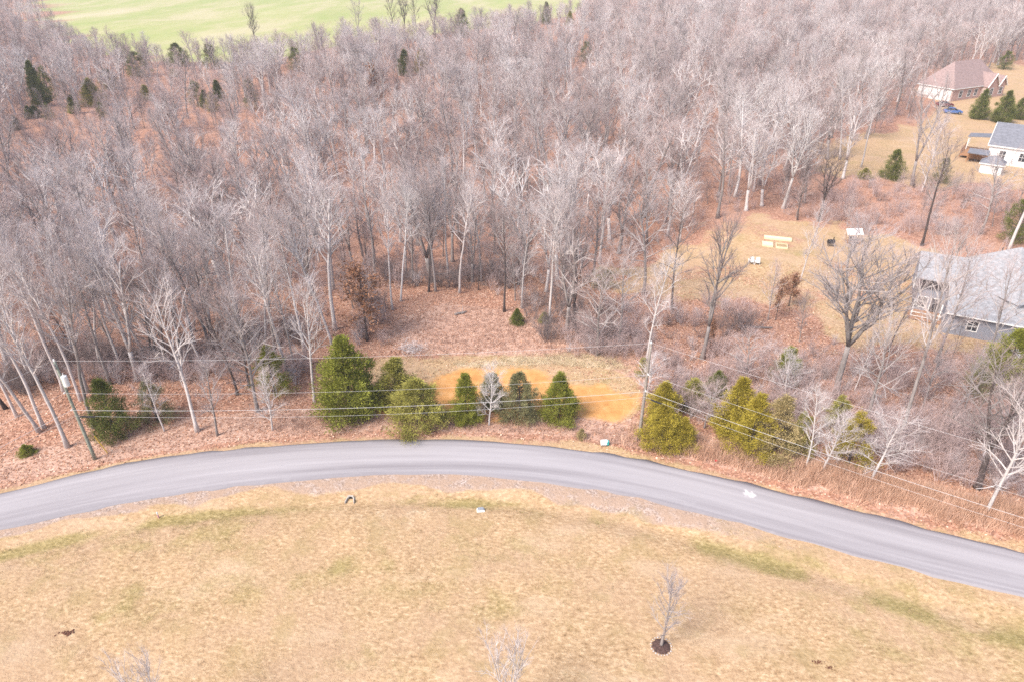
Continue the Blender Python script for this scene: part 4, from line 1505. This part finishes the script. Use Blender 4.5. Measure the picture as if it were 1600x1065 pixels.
poleL, bL = utility_pole(149, 717, 'wood_pole_green', 'greenish utility pole with white transformer at the left roadside', (-.022, .0))
poleR, bR = utility_pole(998, 687, 'wood_pole', 'brown utility pole by the road right of the clay patch', (.012, .01))
# transformer on the left pole
tx = np.array((.33 - .022 * 8.6, -.1, 8.6))
tf = MB().tube([tx + (0, 0, -.5), tx + (0, 0, -.46), tx + (0, 0, .42), tx + (0, 0, .5), tx + (0, 0, .54)], [.2, .24, .24, .22, .1], 14).build('transformer', M['tank'], poleL, smooth_shade=False)
MB().tube([tx + (0, 0, .5), tx + (0, 0, .78)], [.045, .03], 8).build('bushing', M['porcelain'], tf)
MB().box(tx + (-.27, .05, 0), (.12, .06, .6)).build('hanger', M['steel'], tf)
# guy wire with a yellow guard
gw = MB().tube([(-.022 * 5.5, 0, 5.5), (.65, .9, .05)], .012, 5).build('guy_wire', M['steel'], poleL)
p0, p1 = np.array((-.022 * 5.5, 0, 5.5)), np.array((.65, .9, .05))
MB().tube([p0 + (p1 - p0) * .58, p1], .045, 8).build('guard', M['yellow'], gw)

baseL, baseR = np.array(bL), np.array(bR)
offL, offR = np.array((-.022, 0)), np.array((.012, .01))
endL, endR = np.array((-62.0, 13.0, 0)), np.array((56.0, 23.5, 0))


def span(a, b, sag, n=26):
    t = np.linspace(0, 1, n)[:, None]
    P_ = a * (1 - t) + b * t
    P_[:, 2] -= sag * 4 * (t * (1 - t))[:, 0]
    return P_


WIRES = [('top bare wire strung over both utility poles', .0075, .25, .5), ('second wire down on the utility poles', .007, .0, .75), ('thick bright cable, third down on the utility poles', .0125, .0, .75), ('thin lowest cable on the utility poles', .0075, .0, .95)]
for k, (lab, r, dz, sag) in enumerate(WIRES):
    z = LEVELS[k]
    pts_at = lambda b, of: np.array((b[0] + of[0] * z, b[1] + of[1] * z - (.16 if k == 0 else .36), b[2] - .1 + z + dz))
    A, B_ = pts_at(baseL, offL), pts_at(baseR, offR)
    W0 = np.array((endL[0], endL[1], z))
    W1 = np.array((endR[0], endR[1], z))
    line_ = np.vstack([span(W0, A, sag)[:-1], span(A, B_, sag)[:-1], span(B_, W1, sag)])
    o = MB().tube(line_, r, 5).build('power_line', M['wire'])
    tag(o, lab, 'power line', 'wires between the utility poles')
    if k == 3:                                            # dark splice cases beside each pole
        for q, t0_, t1_ in ((A, .012, .035), (B_, .012, .03)):
            nxt = B_ if q is A else W1
            sp_ = span(q, nxt, sag, 200)
            MB().tube(sp_[int(200 * t0_):int(200 * t1_) + 1] - np.array((0, 0, .06)), .075, 8).build('splice_case', M['black'], o)


# ------------------------------------------------------------------ houses
class House:
    """local frame: e1 along, e2 across, z up; builds parts in it"""

    def __init__(s, name, label, origin, ang):
        s.o = thing(name, label, 'house', origin, ang)

    def part(s, name, mb, mat, parent=None):
        return mb.build(name, M[mat], parent or s.o)

    def wall_box(s, name, x0, x1, y0, y1, z1, mat, z0=-.5):
        return s.part(name, MB().box(((x0 + x1) / 2, (y0 + y1) / 2, (z0 + z1) / 2), (x1 - x0, y1 - y0, z1 - z0)), mat)

    def slab(s, name, quad, mat, th=.14, parent=None):
        q = np.array(quad, float)
        n_ = unit(np.cross(q[1] - q[0], q[2] - q[0]))
        if n_[2] < 0:
            n_ = -n_
        k = len(q)
        V = np.vstack([q, q - n_ * th])
        sides = [(i, (i + 1) % k, k + (i + 1) % k, k + i) for i in range(k)]
        mb = MB().faces(V, [tuple(range(k)), tuple(range(2 * k - 1, k - 1, -1))] + sides)
        return s.part(name, mb, mat, parent)

    def window(s, c, w, h, face, door=False, mat=None):
        """face: 'x-','x+','y-','y+' outward side"""
        ax = 0 if face[0] == 'x' else 1
        sg = -1 if face[1] == '-' else 1
        c = np.array(c, float)
        out = np.zeros(3)
        out[ax] = sg
        dim = lambda a, b, t: (t, a, b) if ax == 0 else (a, t, b)
        nm = 'door' if door else 'window'
        fr = MB()
        tw_ = .1
        side = np.zeros(3)
        side[1 - ax] = 1
        for q in (-1, 1):
            fr.box(c + side * q * (w / 2 + tw_ / 2) + out * .035, dim(tw_, h + 2 * tw_, .08))
            fr.box(c + np.array((0, 0, q * (h / 2 + tw_ / 2))) + out * .033, dim(w, tw_, .08))
        f = s.part(nm, fr, 'white')
        s.part('panel' if door else 'pane', MB().box(c + out * .012, dim(w, h, .03)), mat or ('white' if door else 'glass'), f)
        if not door:
            s.part('glazing_bar', MB().box(c + out * .04, dim(w, .05, .03)).box(c + out * .041, dim(.05, h, .03)), 'white', f)


def gable(h, x0, x1, y0, y1, ze, zr, mat, wall, over=.35, ends=(True, True)):
    """gable roof, ridge along x"""
    ym = (y0 + y1) / 2
    dz = (zr - ze) / (ym - y0) * over
    for ya, sgn in ((y0 - over, 1), (y1 + over, -1)):
        r = h.slab('roof', [(x0 - over, ya, ze - dz + .14), (x1 + over, ya, ze - dz + .14), (x1 + over, ym, zr + .14), (x0 - over, ym, zr + .14)], mat)
        h.part('fascia', MB().box(((x0 + x1) / 2, ya - .03 * sgn, ze - dz + .02), (x1 - x0 + 2 * over, .05, .2)), 'white', r)
    for xx, on in ((x0, ends[0]), (x1, ends[1])):
        if on:
            sx = .12 if xx == x0 else -.12
            V = [(xx, y0, ze), (xx, y1, ze), (xx, ym, zr), (xx + sx, y0, ze), (xx + sx, y1, ze), (xx + sx, ym, zr)]
            h.part('gable_wall', MB().faces(V, [(0, 1, 2), (5, 4, 3), (0, 2, 5, 3), (1, 4, 5, 2), (0, 3, 4, 1)]), wall)
            px_ = xx + (-over - .03 if xx == x0 else over + .03)
            rk = MB()
            for ya in (y0 - over, y1 + over):
                a, b_ = np.array((px_, ya, ze - dz + .03)), np.array((px_, ym, zr + .03))
                rk.tube([a, b_], .1, 4)
            h.part('rake_trim', rk, 'white')


def hip(h, x0, x1, y0, y1, ze, zr, mat, over=.4):
    x0, x1, y0, y1 = x0 - over, x1 + over, y0 - over, y1 + over
    ym, k = (y0 + y1) / 2, min((y1 - y0) / 2, (x1 - x0) / 2 * .9)
    a, b_ = (x0 + k, ym, zr), (x1 - k, ym, zr)
    c = [(x0, y0, ze), (x1, y0, ze), (x1, y1, ze), (x0, y1, ze)]
    for q in ([c[0], c[1], b_, a], [c[2], c[3], a, b_], [c[3], c[0], a], [c[1], c[2], b_]):
        h.slab('roof', q, mat)
    f = MB()
    for y in (y0, y1):
        f.box(((x0 + x1) / 2, y, ze - .14), (x1 - x0 + .1, .06, .2))
    for x in (x0, x1):
        f.box((x, ym, ze - .143), (.06, y1 - y0 - .07, .2))
    h.part('fascia', f, 'white')


# big grey roofed house on the right: local x along its long side, local y away from the camera
h3 = House('grey_roof_house', 'large house with pale grey shingle roof and blue-grey siding', (52.5, 81.3, 0), R(-27.1))
h3.wall_box('wall', .4, 3.6, -4.6, 6, 2.7, 'siding_blue')
h3.wall_box('wall', 3.6, 24, -9.1, 6, 2.7, 'siding_blue')
ZE, ZR = 2.75, 6.3
sl = (ZR - ZE) / 9.6
zl = ZR - sl * 4.9
h3.slab('roof', [(-.2, -4.9, zl), (3.35, -4.9, zl), (3.35, 0, ZR), (-.2, 0, ZR)], 'roof_grey')
r = h3.slab('roof', [(3.36, -9.6, ZE), (24.4, -9.6, ZE), (24.4, 0, ZR), (3.36, 0, ZR)], 'roof_grey')
h3.part('gutter', MB().box((13.9, -9.66, ZE - .1), (21, .1, .14)), 'white', r)
h3.slab('roof', [(-.2, 0, ZR), (24.4, 0, ZR), (24.4, 7, 3.2), (-.2, 7, 3.2)], 'roof_grey')
V = [(.4, -4.6, 2.7), (.4, 6, 2.7), (.4, 6, 3.4), (.4, 0, ZR - .16), (.4, -4.6, zl - .05)]
h3.part('gable_wall', MB().faces(V, [(0, 1, 2, 3), (0, 3, 4)]), 'siding_blue')
V = [(3.6, -9.1, 2.7), (3.6, -4.6, 2.7), (3.6, -4.6, zl - .1), (3.6, -9.1, ZE + .02)]
h3.part('gable_wall', MB().faces(V, [(0, 1, 2, 3)]), 'siding_blue')
for xx in (.2, 3.2):
    h3.part('porch_post', MB().box((xx, -6.6, 1.0), (.14, .14, 2.6)), 'white')
h3.part('porch_floor', MB().box((1.75, -5.9, .12), (3.6, 2.6, .25)), 'deck')
h3.part('porch_rail', MB().box((1.7, -7.1, .95), (3.2, .06, .08)).box((1.7, -7.1, .45), (3.2, .05, .06)), 'white')
h3.window((1.2, -4.6, 1.4), 1.0, 1.3, 'y-')
h3.window((2.6, -4.6, 1.1), .9, 1.9, 'y-', True, 'glass')
for xx in (6.4, 16.5):
    h3.window((xx, -9.1, 1.4), 1.0, 1.2, 'y-')
h3.window((11.6, -9.1, 1.15), 1.7, 2.0, 'y-', True, 'glass')
h3.window((.4, 1.5, 1.5), 1.0, 1.2, 'x-')
# taller hip-roofed block behind, turned so that a corner faces the road
mainb = link('upper_block', None, h3.o)
class Sub(House):
    def __init__(s, o):
        s.o = o
hb = Sub(h3.o)
c45, s45 = math.cos(R(45)), math.sin(R(45))
ctr = np.array((10.2, 1.2))
bpy.data.objects.remove(mainb)


def turned(pts):
    return [(ctr[0] + x * c45 - y * s45, ctr[1] + x * s45 + y * c45, z) for x, y, z in pts]


q4 = 6.3
cor = turned([(-q4, -q4, 4.3), (q4, -q4, 4.3), (q4, q4, 4.3), (-q4, q4, 4.3)])
pk = turned([(0, -.01, 8.3)])[0]
for i in range(4):
    h3.slab('roof', [cor[i], cor[(i + 1) % 4], pk], 'roof_grey')
wl = turned([(-q4 + .4, -q4 + .4, 0), (q4 - .4, -q4 + .4, 0), (q4 - .4, q4 - .4, 0), (-q4 + .4, q4 - .4, 0)])
mb = MB()
for i in range(4):
    a, b_ = wl[i], wl[(i + 1) % 4]
    mb.faces([(a[0], a[1], 2), (b_[0], b_[1], 2), (b_[0], b_[1], 4.35), (a[0], a[1], 4.35)], [(0, 1, 2, 3)])
h3.part('upper_wall', mb, 'siding_white')
h3.part('vent_pipe', MB().tube([(8.6, 2.4, 6.6), (8.6, 2.4, 7.5)], .07, 8), 'black')
hip(h3, 15, 25, 3, 13, 3.6, 7.2, 'roof_grey')
h3.wall_box('wall', 15, 25, 6.02, 13, 3.5, 'siding_blue')

# brown roofed brick house at the top right
h1 = House('brown_roof_house', 'brick house with brown hip roof and white gables, top right', (130.0, 211.0, 0), math.atan2(.46, .89))
h1.o.scale = (1.15, 1.15, 1.22)
h1.wall_box('wall', 0, 20, 0, 9.5, 3.0, 'brick')
hip(h1, 0, 20, 0, 9.5, 3.05, 8.4, 'roof_brown')
h1.part('end_wall', MB().box((-.05, 5.6, 1.75), (.1, 7.6, 2.3)), 'white')
h1.window((-.1, .95, 1.3), 1.2, 2.3, 'x-', True)
h1.part('white_base', MB().box((-.03, 4.0, .2), (.06, 4.0, .7)), 'white')
for x0, w_ in ((12.0, 4.4), (16.6, 3.2)):
    h1.wall_box('gable_bay', x0, x0 + w_, -1.4, 0, 3.0, 'brick')
    zr = 3.0 + w_ * .62
    V = [(x0, -1.4, 3.0), (x0 + w_, -1.4, 3.0), (x0 + w_ / 2, -1.4, zr), (x0, -1.2, 3.0), (x0 + w_, -1.2, 3.0), (x0 + w_ / 2, -1.2, zr)]
    h1.part('gable_wall', MB().faces(V, [(0, 1, 2), (5, 4, 3), (0, 2, 5, 3), (1, 4, 5, 2), (0, 3, 4, 1)]), 'brick')
    for sg, xe in ((1, x0 - .3), (-1, x0 + w_ + .3)):
        ze_ = 3.0 - .3 * 1.24
        h1.slab('roof', [(xe, -1.75, ze_ + .1), (xe, 3.2, ze_ + .1), (x0 + w_ / 2, 3.2, zr + .1), (x0 + w_ / 2, -1.75, zr + .1)], 'roof_brown')
        h1.part('rake_trim', MB().tube([(xe, -1.8, ze_), (x0 + w_ / 2, -1.8, zr)], .13, 4), 'white')
    h1.window((x0 + w_ / 2, -1.4, 1.5), 1.3, 1.5, 'y-')
for xx in (3.5, 7.0, 9.8):
    h1.window((xx, 0, 1.5), 1.2, 1.5, 'y-')
h1.part('vent_pipe', MB().tube([(4, 6.5, 5.2), (4, 6.5, 6.4)], .09, 8), 'white')

# white walled house at the right edge
h2 = House('white_house', 'white-sided house with slate grey gable roof at right edge', (101.0, 145.5, 0), math.atan2(-.62, .79))
h2.o.scale = (1, 1, 1.2)
h2.wall_box('wall', 0, 18, .3, 9.3, 3.2, 'siding_white')
gable(h2, 0, 18, .3, 9.3, 3.2, 6.2, 'roof_slate', 'siding_white')
for xx in (2.6, 6.2, 10):
    h2.window((xx, .3, 1.6), 1.1, 1.4, 'y-')
h2.window((0, 3, 1.2), 1.0, 2.1, 'x-', True)
h2.window((0, 6.5, 1.7), 1.1, 1.3, 'x-')
h2.slab('roof', [(-5, 6.4, 3.0), (-.4, 6.4, 3.4), (-.4, 10.4, 3.4), (-5, 10.4, 3.0)], 'roof_slate')
for yy in (6.7, 10.1):
    h2.part('porch_post', MB().box((-4.7, yy, 1.4), (.16, .16, 3.0)), 'white')
h2.part('deck_floor', MB().box((-2.6, 5.6, .5), (5.0, 8.4, .25)), 'deck')
h2.part('deck_rail', MB().box((-5.05, 5.6, 1.45), (.1, 8.4, .1)).box((-5.06, 5.6, 1.0), (.06, 8.4, .08)), 'deck')
for yy in np.arange(1.5, 9.9, 1.4):
    h2.part('rail_post', MB().box((-5.04, yy, .7), (.12, .12, 1.5)), 'deck')
h2.part('step', MB().box((-2.6, 1.1, .2), (1.6, .6, .2)), 'deck')

# outbuildings
sh = House('garden_shed', 'small shed with pale hipped roof beside the white house', (97.5, 137.8, 0), R(-38))
sh.o['category'] = 'shed'
sh.wall_box('wall', -1.9, 1.9, -1.6, 1.6, 2.1, 'siding_white')
hip(sh, -1.9, 1.9, -1.6, 1.6, 2.15, 3.5, 'roof_slate', .3)
sh.window((-.6, -1.6, .95), .9, 1.9, 'y-', True)
sh.window((1.0, -1.6, 1.3), .6, .7, 'y-')
ln = House('lean_to_shelter', 'dark low shelter with flat grey roof left of the white house', (99.0, 145.2, 0), R(-38))
ln.o['category'] = 'shelter'
ln.slab('roof', [(-2.0, -1.2, 2.1), (1.8, -1.2, 2.1), (1.8, 1.3, 2.6), (-2.0, 1.3, 2.6)], 'roof_slate')
for x_ in (-1.8, 1.6):
    for y_ in (-1.0, 1.1):
        ln.part('post', MB().box((x_, y_, 1.0), (.12, .12, 2.2)), 'deck')
ln.part('back_wall', MB().box((-.1, 1.2, 1.1), (3.3, .06, 2.0)), 'deck')
ln.part('bench', MB().box((-.1, .6, .45), (2.8, .5, .08)).box((-1.3, .6, .2), (.1, .4, .45)).box((1.1, .6, .2), (.1, .4, .45)), 'black')

# white roofed stand in the yard
wr = House('feeder_stand', 'small stand with tilted white roof at the back of the yard', at(1331, 380), R(-8))
wr.o['category'] = 'stand'
wr.slab('roof', [(-1.15, -.8, 1.55), (1.15, -.8, 1.75), (1.25, .8, 2.2), (-1.05, .8, 2.0)], 'white', .06)
for x_ in (-.9, .95):
    for y_, z_ in ((-.6, 1.6), (.6, 2.0)):
        wr.part('post', MB().box((x_, y_, z_ / 2 - .08), (.09, .09, z_)), 'deck')
wr.part('box', MB().box((0, 0, .7), (.9, .6, .5)).box((0, 0, .98), (1.0, .7, .05)), 'black')
wr.part('shelf', MB().box((0, 0, .4), (1.75, 1.1, .05)), 'deck')

# raised beds, chairs and barrel on the straw yard
def bed(c, w, d, rz, label, fill_mat, hgt=.28):
    b = at(*c)
    o = thing('raised_bed', label, 'raised bed', (b[0], b[1], b[2]), rz, 'timber beds in the yard')
    for sg in (-1, 1):
        MB().box((0, sg * d / 2, hgt / 2), (w + .09, .09, hgt)).build('board', M['new_wood'], o)
        MB().box((sg * w / 2, 0, hgt / 2 - .003), (.09, d - .095, hgt)).build('board', M['new_wood'], o)
    gx_ = np.linspace(-w / 2 + .03, w / 2 - .03, 9)
    gy_ = np.linspace(-d / 2 + .03, d / 2 - .03, 7)
    A_, B_ = np.meshgrid(gx_, gy_)
    I_ = np.arange(63).reshape(7, 9)
    q_ = np.stack([I_[:-1, :-1], I_[:-1, 1:], I_[1:, 1:], I_[1:, :-1]], -1).reshape(-1, 4)
    MB().add(np.c_[A_.ravel(), B_.ravel(), hgt * .72 + .06 * g.random(63)], None, q_).build('soil', M[fill_mat], o)
    return o


bed((1215, 374), 4.0, .95, R(-18), 'long narrow timber raised bed at the back of its group', 'new_wood')
bed((1199, 383), 1.5, 1.5, R(-16), 'square timber bed filled pale yellow, left of the pair', 'new_wood')
bed((1221, 386), 1.6, 1.5, R(-16), 'square timber bed with bare soil, right of the pair', 'soil')


def chair(px, py, rz, label):
    b = at(px, py)
    o = thing('garden_chair', label, 'chair', b, rz, 'white garden chairs')
    MB().box((0, 0, .4), (.6, .55, .05), tilt=-.12).build('seat', M['chair'], o)
    for k in range(5):
        MB().box((-.24 + .12 * k, .36, .8), (.1, .035, .85 - .05 * abs(k - 2)), tilt=.32).build('slat', M['chair'], o)
    for sx in (-1, 1):
        MB().box((sx * .34, 0, .62), (.1, .7, .03)).build('armrest', M['chair'], o)
        MB().box((sx * .34, -.27, .3), (.07, .07, .62)).build('leg', M['chair'], o)
        MB().box((sx * .34, .28, .3), (.07, .07, .62)).build('leg', M['chair'], o)
    return o


chair(1173, 412, R(170), 'white garden chair in the yard, left of the two')
chair(1182, 413, R(175), 'white garden chair in the yard, right of the two')
b = at(1297, 385)
o = thing('barbecue_barrel', 'dark barrel grill standing left of the white-roofed stand', 'grill', b)
MB().tube([(-.5, 0, .75), (-.48, 0, .75), (.48, 0, .75), (.5, 0, .75)], [.2, .36, .36, .2], 12).build('drum', M['black'], o)
for sx in (-.35, .35):
    for sy in (-.2, .2):
        MB().box((sx, sy, .3), (.05, .05, .6)).build('leg', M['black'], o)
MB().tube([(.3, 0, 1.05), (.3, 0, 1.5)], .06, 8).build('chimney', M['black'], o)


# two cars by the brown roofed house
def car(loc, rz, paint, label):
    o = thing('parked_car', label, 'car', loc, rz, 'cars beside the far brick house')
    prof = [(-2.2, .35), (-2.25, .75), (-1.95, .92), (-1.35, .98), (1.15, .96), (2.05, .82), (2.25, .6), (2.2, .35)]
    cab = [(-1.75, .95), (-1.2, 1.45), (.35, 1.48), (1.05, .95)]

    def prism(pr, w0, w1=None):
        w1 = w1 or w0
        k = len(pr)
        zs = np.array([p[1] for p in pr])
        ww = w0 + (w1 - w0) * (zs - zs.min()) / (zs.max() - zs.min())
        V = [(p[0], -w, p[1]) for p, w in zip(pr, ww)] + [(p[0], w, p[1]) for p, w in zip(pr, ww)]
        mb = MB()
        sides = [(i, i + k, (i + 1) % k + k, (i + 1) % k) for i in range(k)]
        mb.faces(V, sides)
        f = [(0, i, i + 1) for i in range(1, k - 1)]
        mb.faces(V, f + [(k, k + i + 1, k + i) for i in range(1, k - 1)])
        return mb
    prism(prof, .88).build('body', M[paint], o)
    cb = prism(cab, .82, .66).build('cabin', M['glass'], o)
    MB().box((-.42, 0, 1.485), (1.5, 1.26, .05)).build('roof_panel', M[paint], cb)
    for x_ in (-1.4, 1.4):
        for y_ in (-.85, .85):
            w = MB().tube([(x_, y_ - .1, .33), (x_, y_ + .1, .33)], .33, 14).build('wheel', M['tyre'], o)
            MB().tube([(x_, y_ - .112, .33), (x_, y_ + .112, .33)], .18, 10).build('rim', M['steel'], w)
    for y_ in (-.6, .6):
        MB().box((2.16, y_, .68), (.1, .34, .14)).build('headlight', M['white'], o)
        MB().box((-2.23, y_, .72), (.06, .3, .14)).build('taillight', M['red'], o)
    return o


b = at(1488, 178)
car((b[0], b[1], 0), R(-12), 'blue_car', 'bright blue car parked in front of the far brick house')
b = at(1484, 169)
car((b[0] - .8, b[1] + 1.5, 0), R(-8), 'maroon_car', 'dark maroon car parked behind the blue car')

# ------------------------------------------------------------------ small roadside things
b = at(943, 695)
o = thing('marker_box', 'small white and teal box standing on the verge beside the road', 'utility box', (b[0], b[1], b[2]), R(4))
o.scale = (.75, .75, .75)
MB().box((0, 0, .42), (.75, .42, .5)).build('cabinet', M['white'], o)
MB().box((.5, 0, .42), (.25, .43, .52)).build('end_cover', M['teal'], o)
MB().box((.05, 0, .69), (.82, .48, .04)).build('lid', M['white'], o)
MB().box((.1, 0, .09), (.8, .4, .2)).build('plinth', M['black'], o)
b = at(547, 783)
o = thing('culvert_headwall', 'small concrete culvert end with dark opening in the near ditch', 'culvert', (b[0], b[1], b[2] - .05), 0)
o.scale = (.62, .62, .62)
MB().box((0, .55, .3), (.75, .12, .75)).build('headwall', M['concrete'], o)
for sx in (-1, 1):
    MB().box((sx * .5, .1, .18), (.1, 1.0, .5), rz=sx * .2).build('wing_wall', M['concrete'], o)
MB().box((0, .05, -.03), (.85, .9, .08)).build('apron', M['concrete'], o)
th = np.linspace(0, 2 * math.pi, 15)[:-1]
MB().tube([(0, .46, .3), (0, .487, .3)], .27, 14).build('pipe_mouth', M['black'], o)
b = at(751, 797)
o = thing('utility_vault', 'small grey lidded box with pale base sunk in the lawn', 'utility box', (b[0], b[1], b[2]), R(8))
MB().box((0, 0, .02), (.62, .45, .12)).build('collar', M['white'], o)
MB().box((0, .05, .14), (.46, .3, .14)).build('lid', M['steel'], o)
b = at(248, 808)
o = thing('marker_post', 'short pink and white marker post in the left roadside grass', 'marker', b)
MB().tube([(0, 0, -.1), (0, 0, .38)], .055, 8).build('post', M['pink'], o)
MB().tube([(0, 0, .38), (0, 0, .6), (0, 0, .64)], [.056, .056, .02], 8).build('cap', M['white'], o)
b = at(1115, 727)
o = thing('marker_flag', 'small red marker flag in the grass below the yellow cedars', 'flag', b)
MB().tube([(0, 0, -.05), (0, 0, .7)], .012, 5).build('wire_stake', M['steel'], o)
MB().box((.12, 0, .6), (.24, .015, .18)).build('flag_sheet', M['red'], o)

# mulch ring of the young tree
b = at(1033, 1009)
o = thing('mulch_ring', 'round dark mulch bed at the foot of the young lawn tree', 'mulch bed', (b[0], b[1], b[2]))
nr, na = 6, 28
V = [(0, 0, .13)]
for i in range(1, nr + 1):
    for j in range(na):
        r_ = .62 * i / nr * (1 + .06 * math.sin(j * 2.3) + .04 * random.random())
        V.append((r_ * math.cos(j * 6.2832 / na), r_ * math.sin(j * 6.2832 / na), .13 * (1 - (i / nr) ** 2) + .035 * random.random() + (-.04 if i == nr else 0)))
Fq = [(0, 1 + j, 1 + (j + 1) % na) for j in range(na)]
for i in range(nr - 1):
    for j in range(na):
        a0 = 1 + i * na
        Fq.append((a0 + j, a0 + na + j, a0 + na + (j + 1) % na, a0 + (j + 1) % na))
MB().faces(V, Fq).build('mulch', M['mulch'], o)
ed = MB()
for j in range(22):
    a = j * 6.2832 / 22
    ed.add(o8 * np.array((.07, .07, .05)) * random.uniform(.7, 1.2) + np.array((.68 * math.cos(a), .68 * math.sin(a), .03)), oF)
ed.build('stone_edging', M['stone'], o)


# little heaps of dark soil on the lawn
def heap(px, py, r_, label, seed):
    q = np.random.default_rng(seed)
    b = at(px, py)
    mb = MB()
    for _ in range(26):
        p_ = q.normal(0, r_ * .45, 2) * np.array((1.4, .55))
        mb.add(o8 * q.uniform(.5, 1.1, (6, 1)) * r_ * .22 * np.array((1, 1, .6)) + np.array((p_[0], p_[1], .03)), oF)
    tag(mb.build('soil_heap', M['dirt'], None, b), label, 'soil heap', 'dark soil heaps on the lawn')


heap(107, 988, .45, 'dark brown soil heap on the lawn at lower left', 1)
heap(1278, 1034, .28, 'dark soil heap at lower right, left of a pair', 2)
heap(1296, 1043, .22, 'dark soil heap at lower right, right of a pair', 3)

# pile of cut brush and a fallen log
b = at(645, 548)
o = thing('brush_pile', 'heap of grey cut branches at the edge of the clearing', 'brush pile', b)
q = np.random.default_rng(5)
n = 240
c = np.c_[q.normal(0, .9, n), q.normal(0, .6, n), np.abs(q.normal(0, .5, n))]
d = unit(q.normal(0, 1, (n, 3)) * np.array((1, 1, .45)))
L = q.uniform(.5, 1.4, n)[:, None]
for nm, k0, k1, rr_ in (('thick_branches', 0, 40, .035), ('thin_branches', 40, n, .016)):
    tag(MB().cones((c - d * L * .5)[k0:k1], (c + d * L * .5)[k0:k1], rr_).build(nm, M['twig_white'], o), kind='stuff')
for px_, py_, L_, a_, lab in ((720, 491, 1.6, .5, 'short fallen log lying on the clearing slope'), (690, 430, 6, .2, 'long fallen trunk lying in the hollow behind the clearing'), (345, 545, 5, -.3, 'fallen trunk lying along the wood edge, left of centre'), (1180, 513, 4, -.1, 'fallen log lying along the front of the straw yard')):
    b = at(px_, py_)
    o = thing('fallen_log', lab, 'log', b, a_, 'fallen logs')
    MB().tube([(-L_ / 2, 0, .14), (-L_ / 6, .06, .17), (L_ / 6, -.04, .15), (L_ / 2, .05, .2)], [.17, .15, .13, .08], 8).build('stem', M['bark_grey'], o)
    MB().tube([(L_ / 6, 0, .16), (L_ / 4, .3, .5), (L_ / 3, .5, .9)], [.05, .035, .015], 5).build('branch_stub', M['bark_grey'], o)

# concrete drive beside the grey roofed house
Pd = [flat_at(1578, 548), flat_at(1760, 560), flat_at(1760, 610), flat_at(1570, 580)]
V = []
for i in range(9):
    for j in range(9):
        u_, v_ = i / 8, j / 8
        p_ = (Pd[0] * (1 - u_) + Pd[1] * u_) * (1 - v_) + (Pd[3] * (1 - u_) + Pd[2] * u_) * v_
        V.append((p_[0], p_[1], .32))
I_ = np.arange(81).reshape(9, 9)
q_ = np.stack([I_[:-1, :-1], I_[:-1, 1:], I_[1:, 1:], I_[1:, :-1]], -1).reshape(-1, 4)
V = np.array(V)
tag(MB().add(V, None, q_).build('driveway', M['concrete']), kind='structure')

# ------------------------------------------------------------------ thin winter haze
hz = bpy.data.materials.new('haze_air')
hz.use_nodes = True
ht = hz.node_tree
ht.nodes.clear()
pv = ht.nodes.new('ShaderNodeVolumePrincipled')
pv.inputs['Color'].default_value = (.86, .87, .93, 1)
pv.inputs['Density'].default_value = HAZE
pv.inputs['Anisotropy'].default_value = 0.0
ho = ht.nodes.new('ShaderNodeOutputMaterial')
ht.links.new(pv.outputs[0], ho.inputs['Volume'])
x0, x1, y0, y1 = gx[0] - 5, gx[-1] + 5, gy[0] - 5, gy[-1] + 5
tag(MB().box(((x0 + x1) / 2, (y0 + y1) / 2, 17.5), (x1 - x0, y1 - y0, 51)).build('haze', hz), 'thin pale haze in the air over the wood', 'haze', kind='stuff')
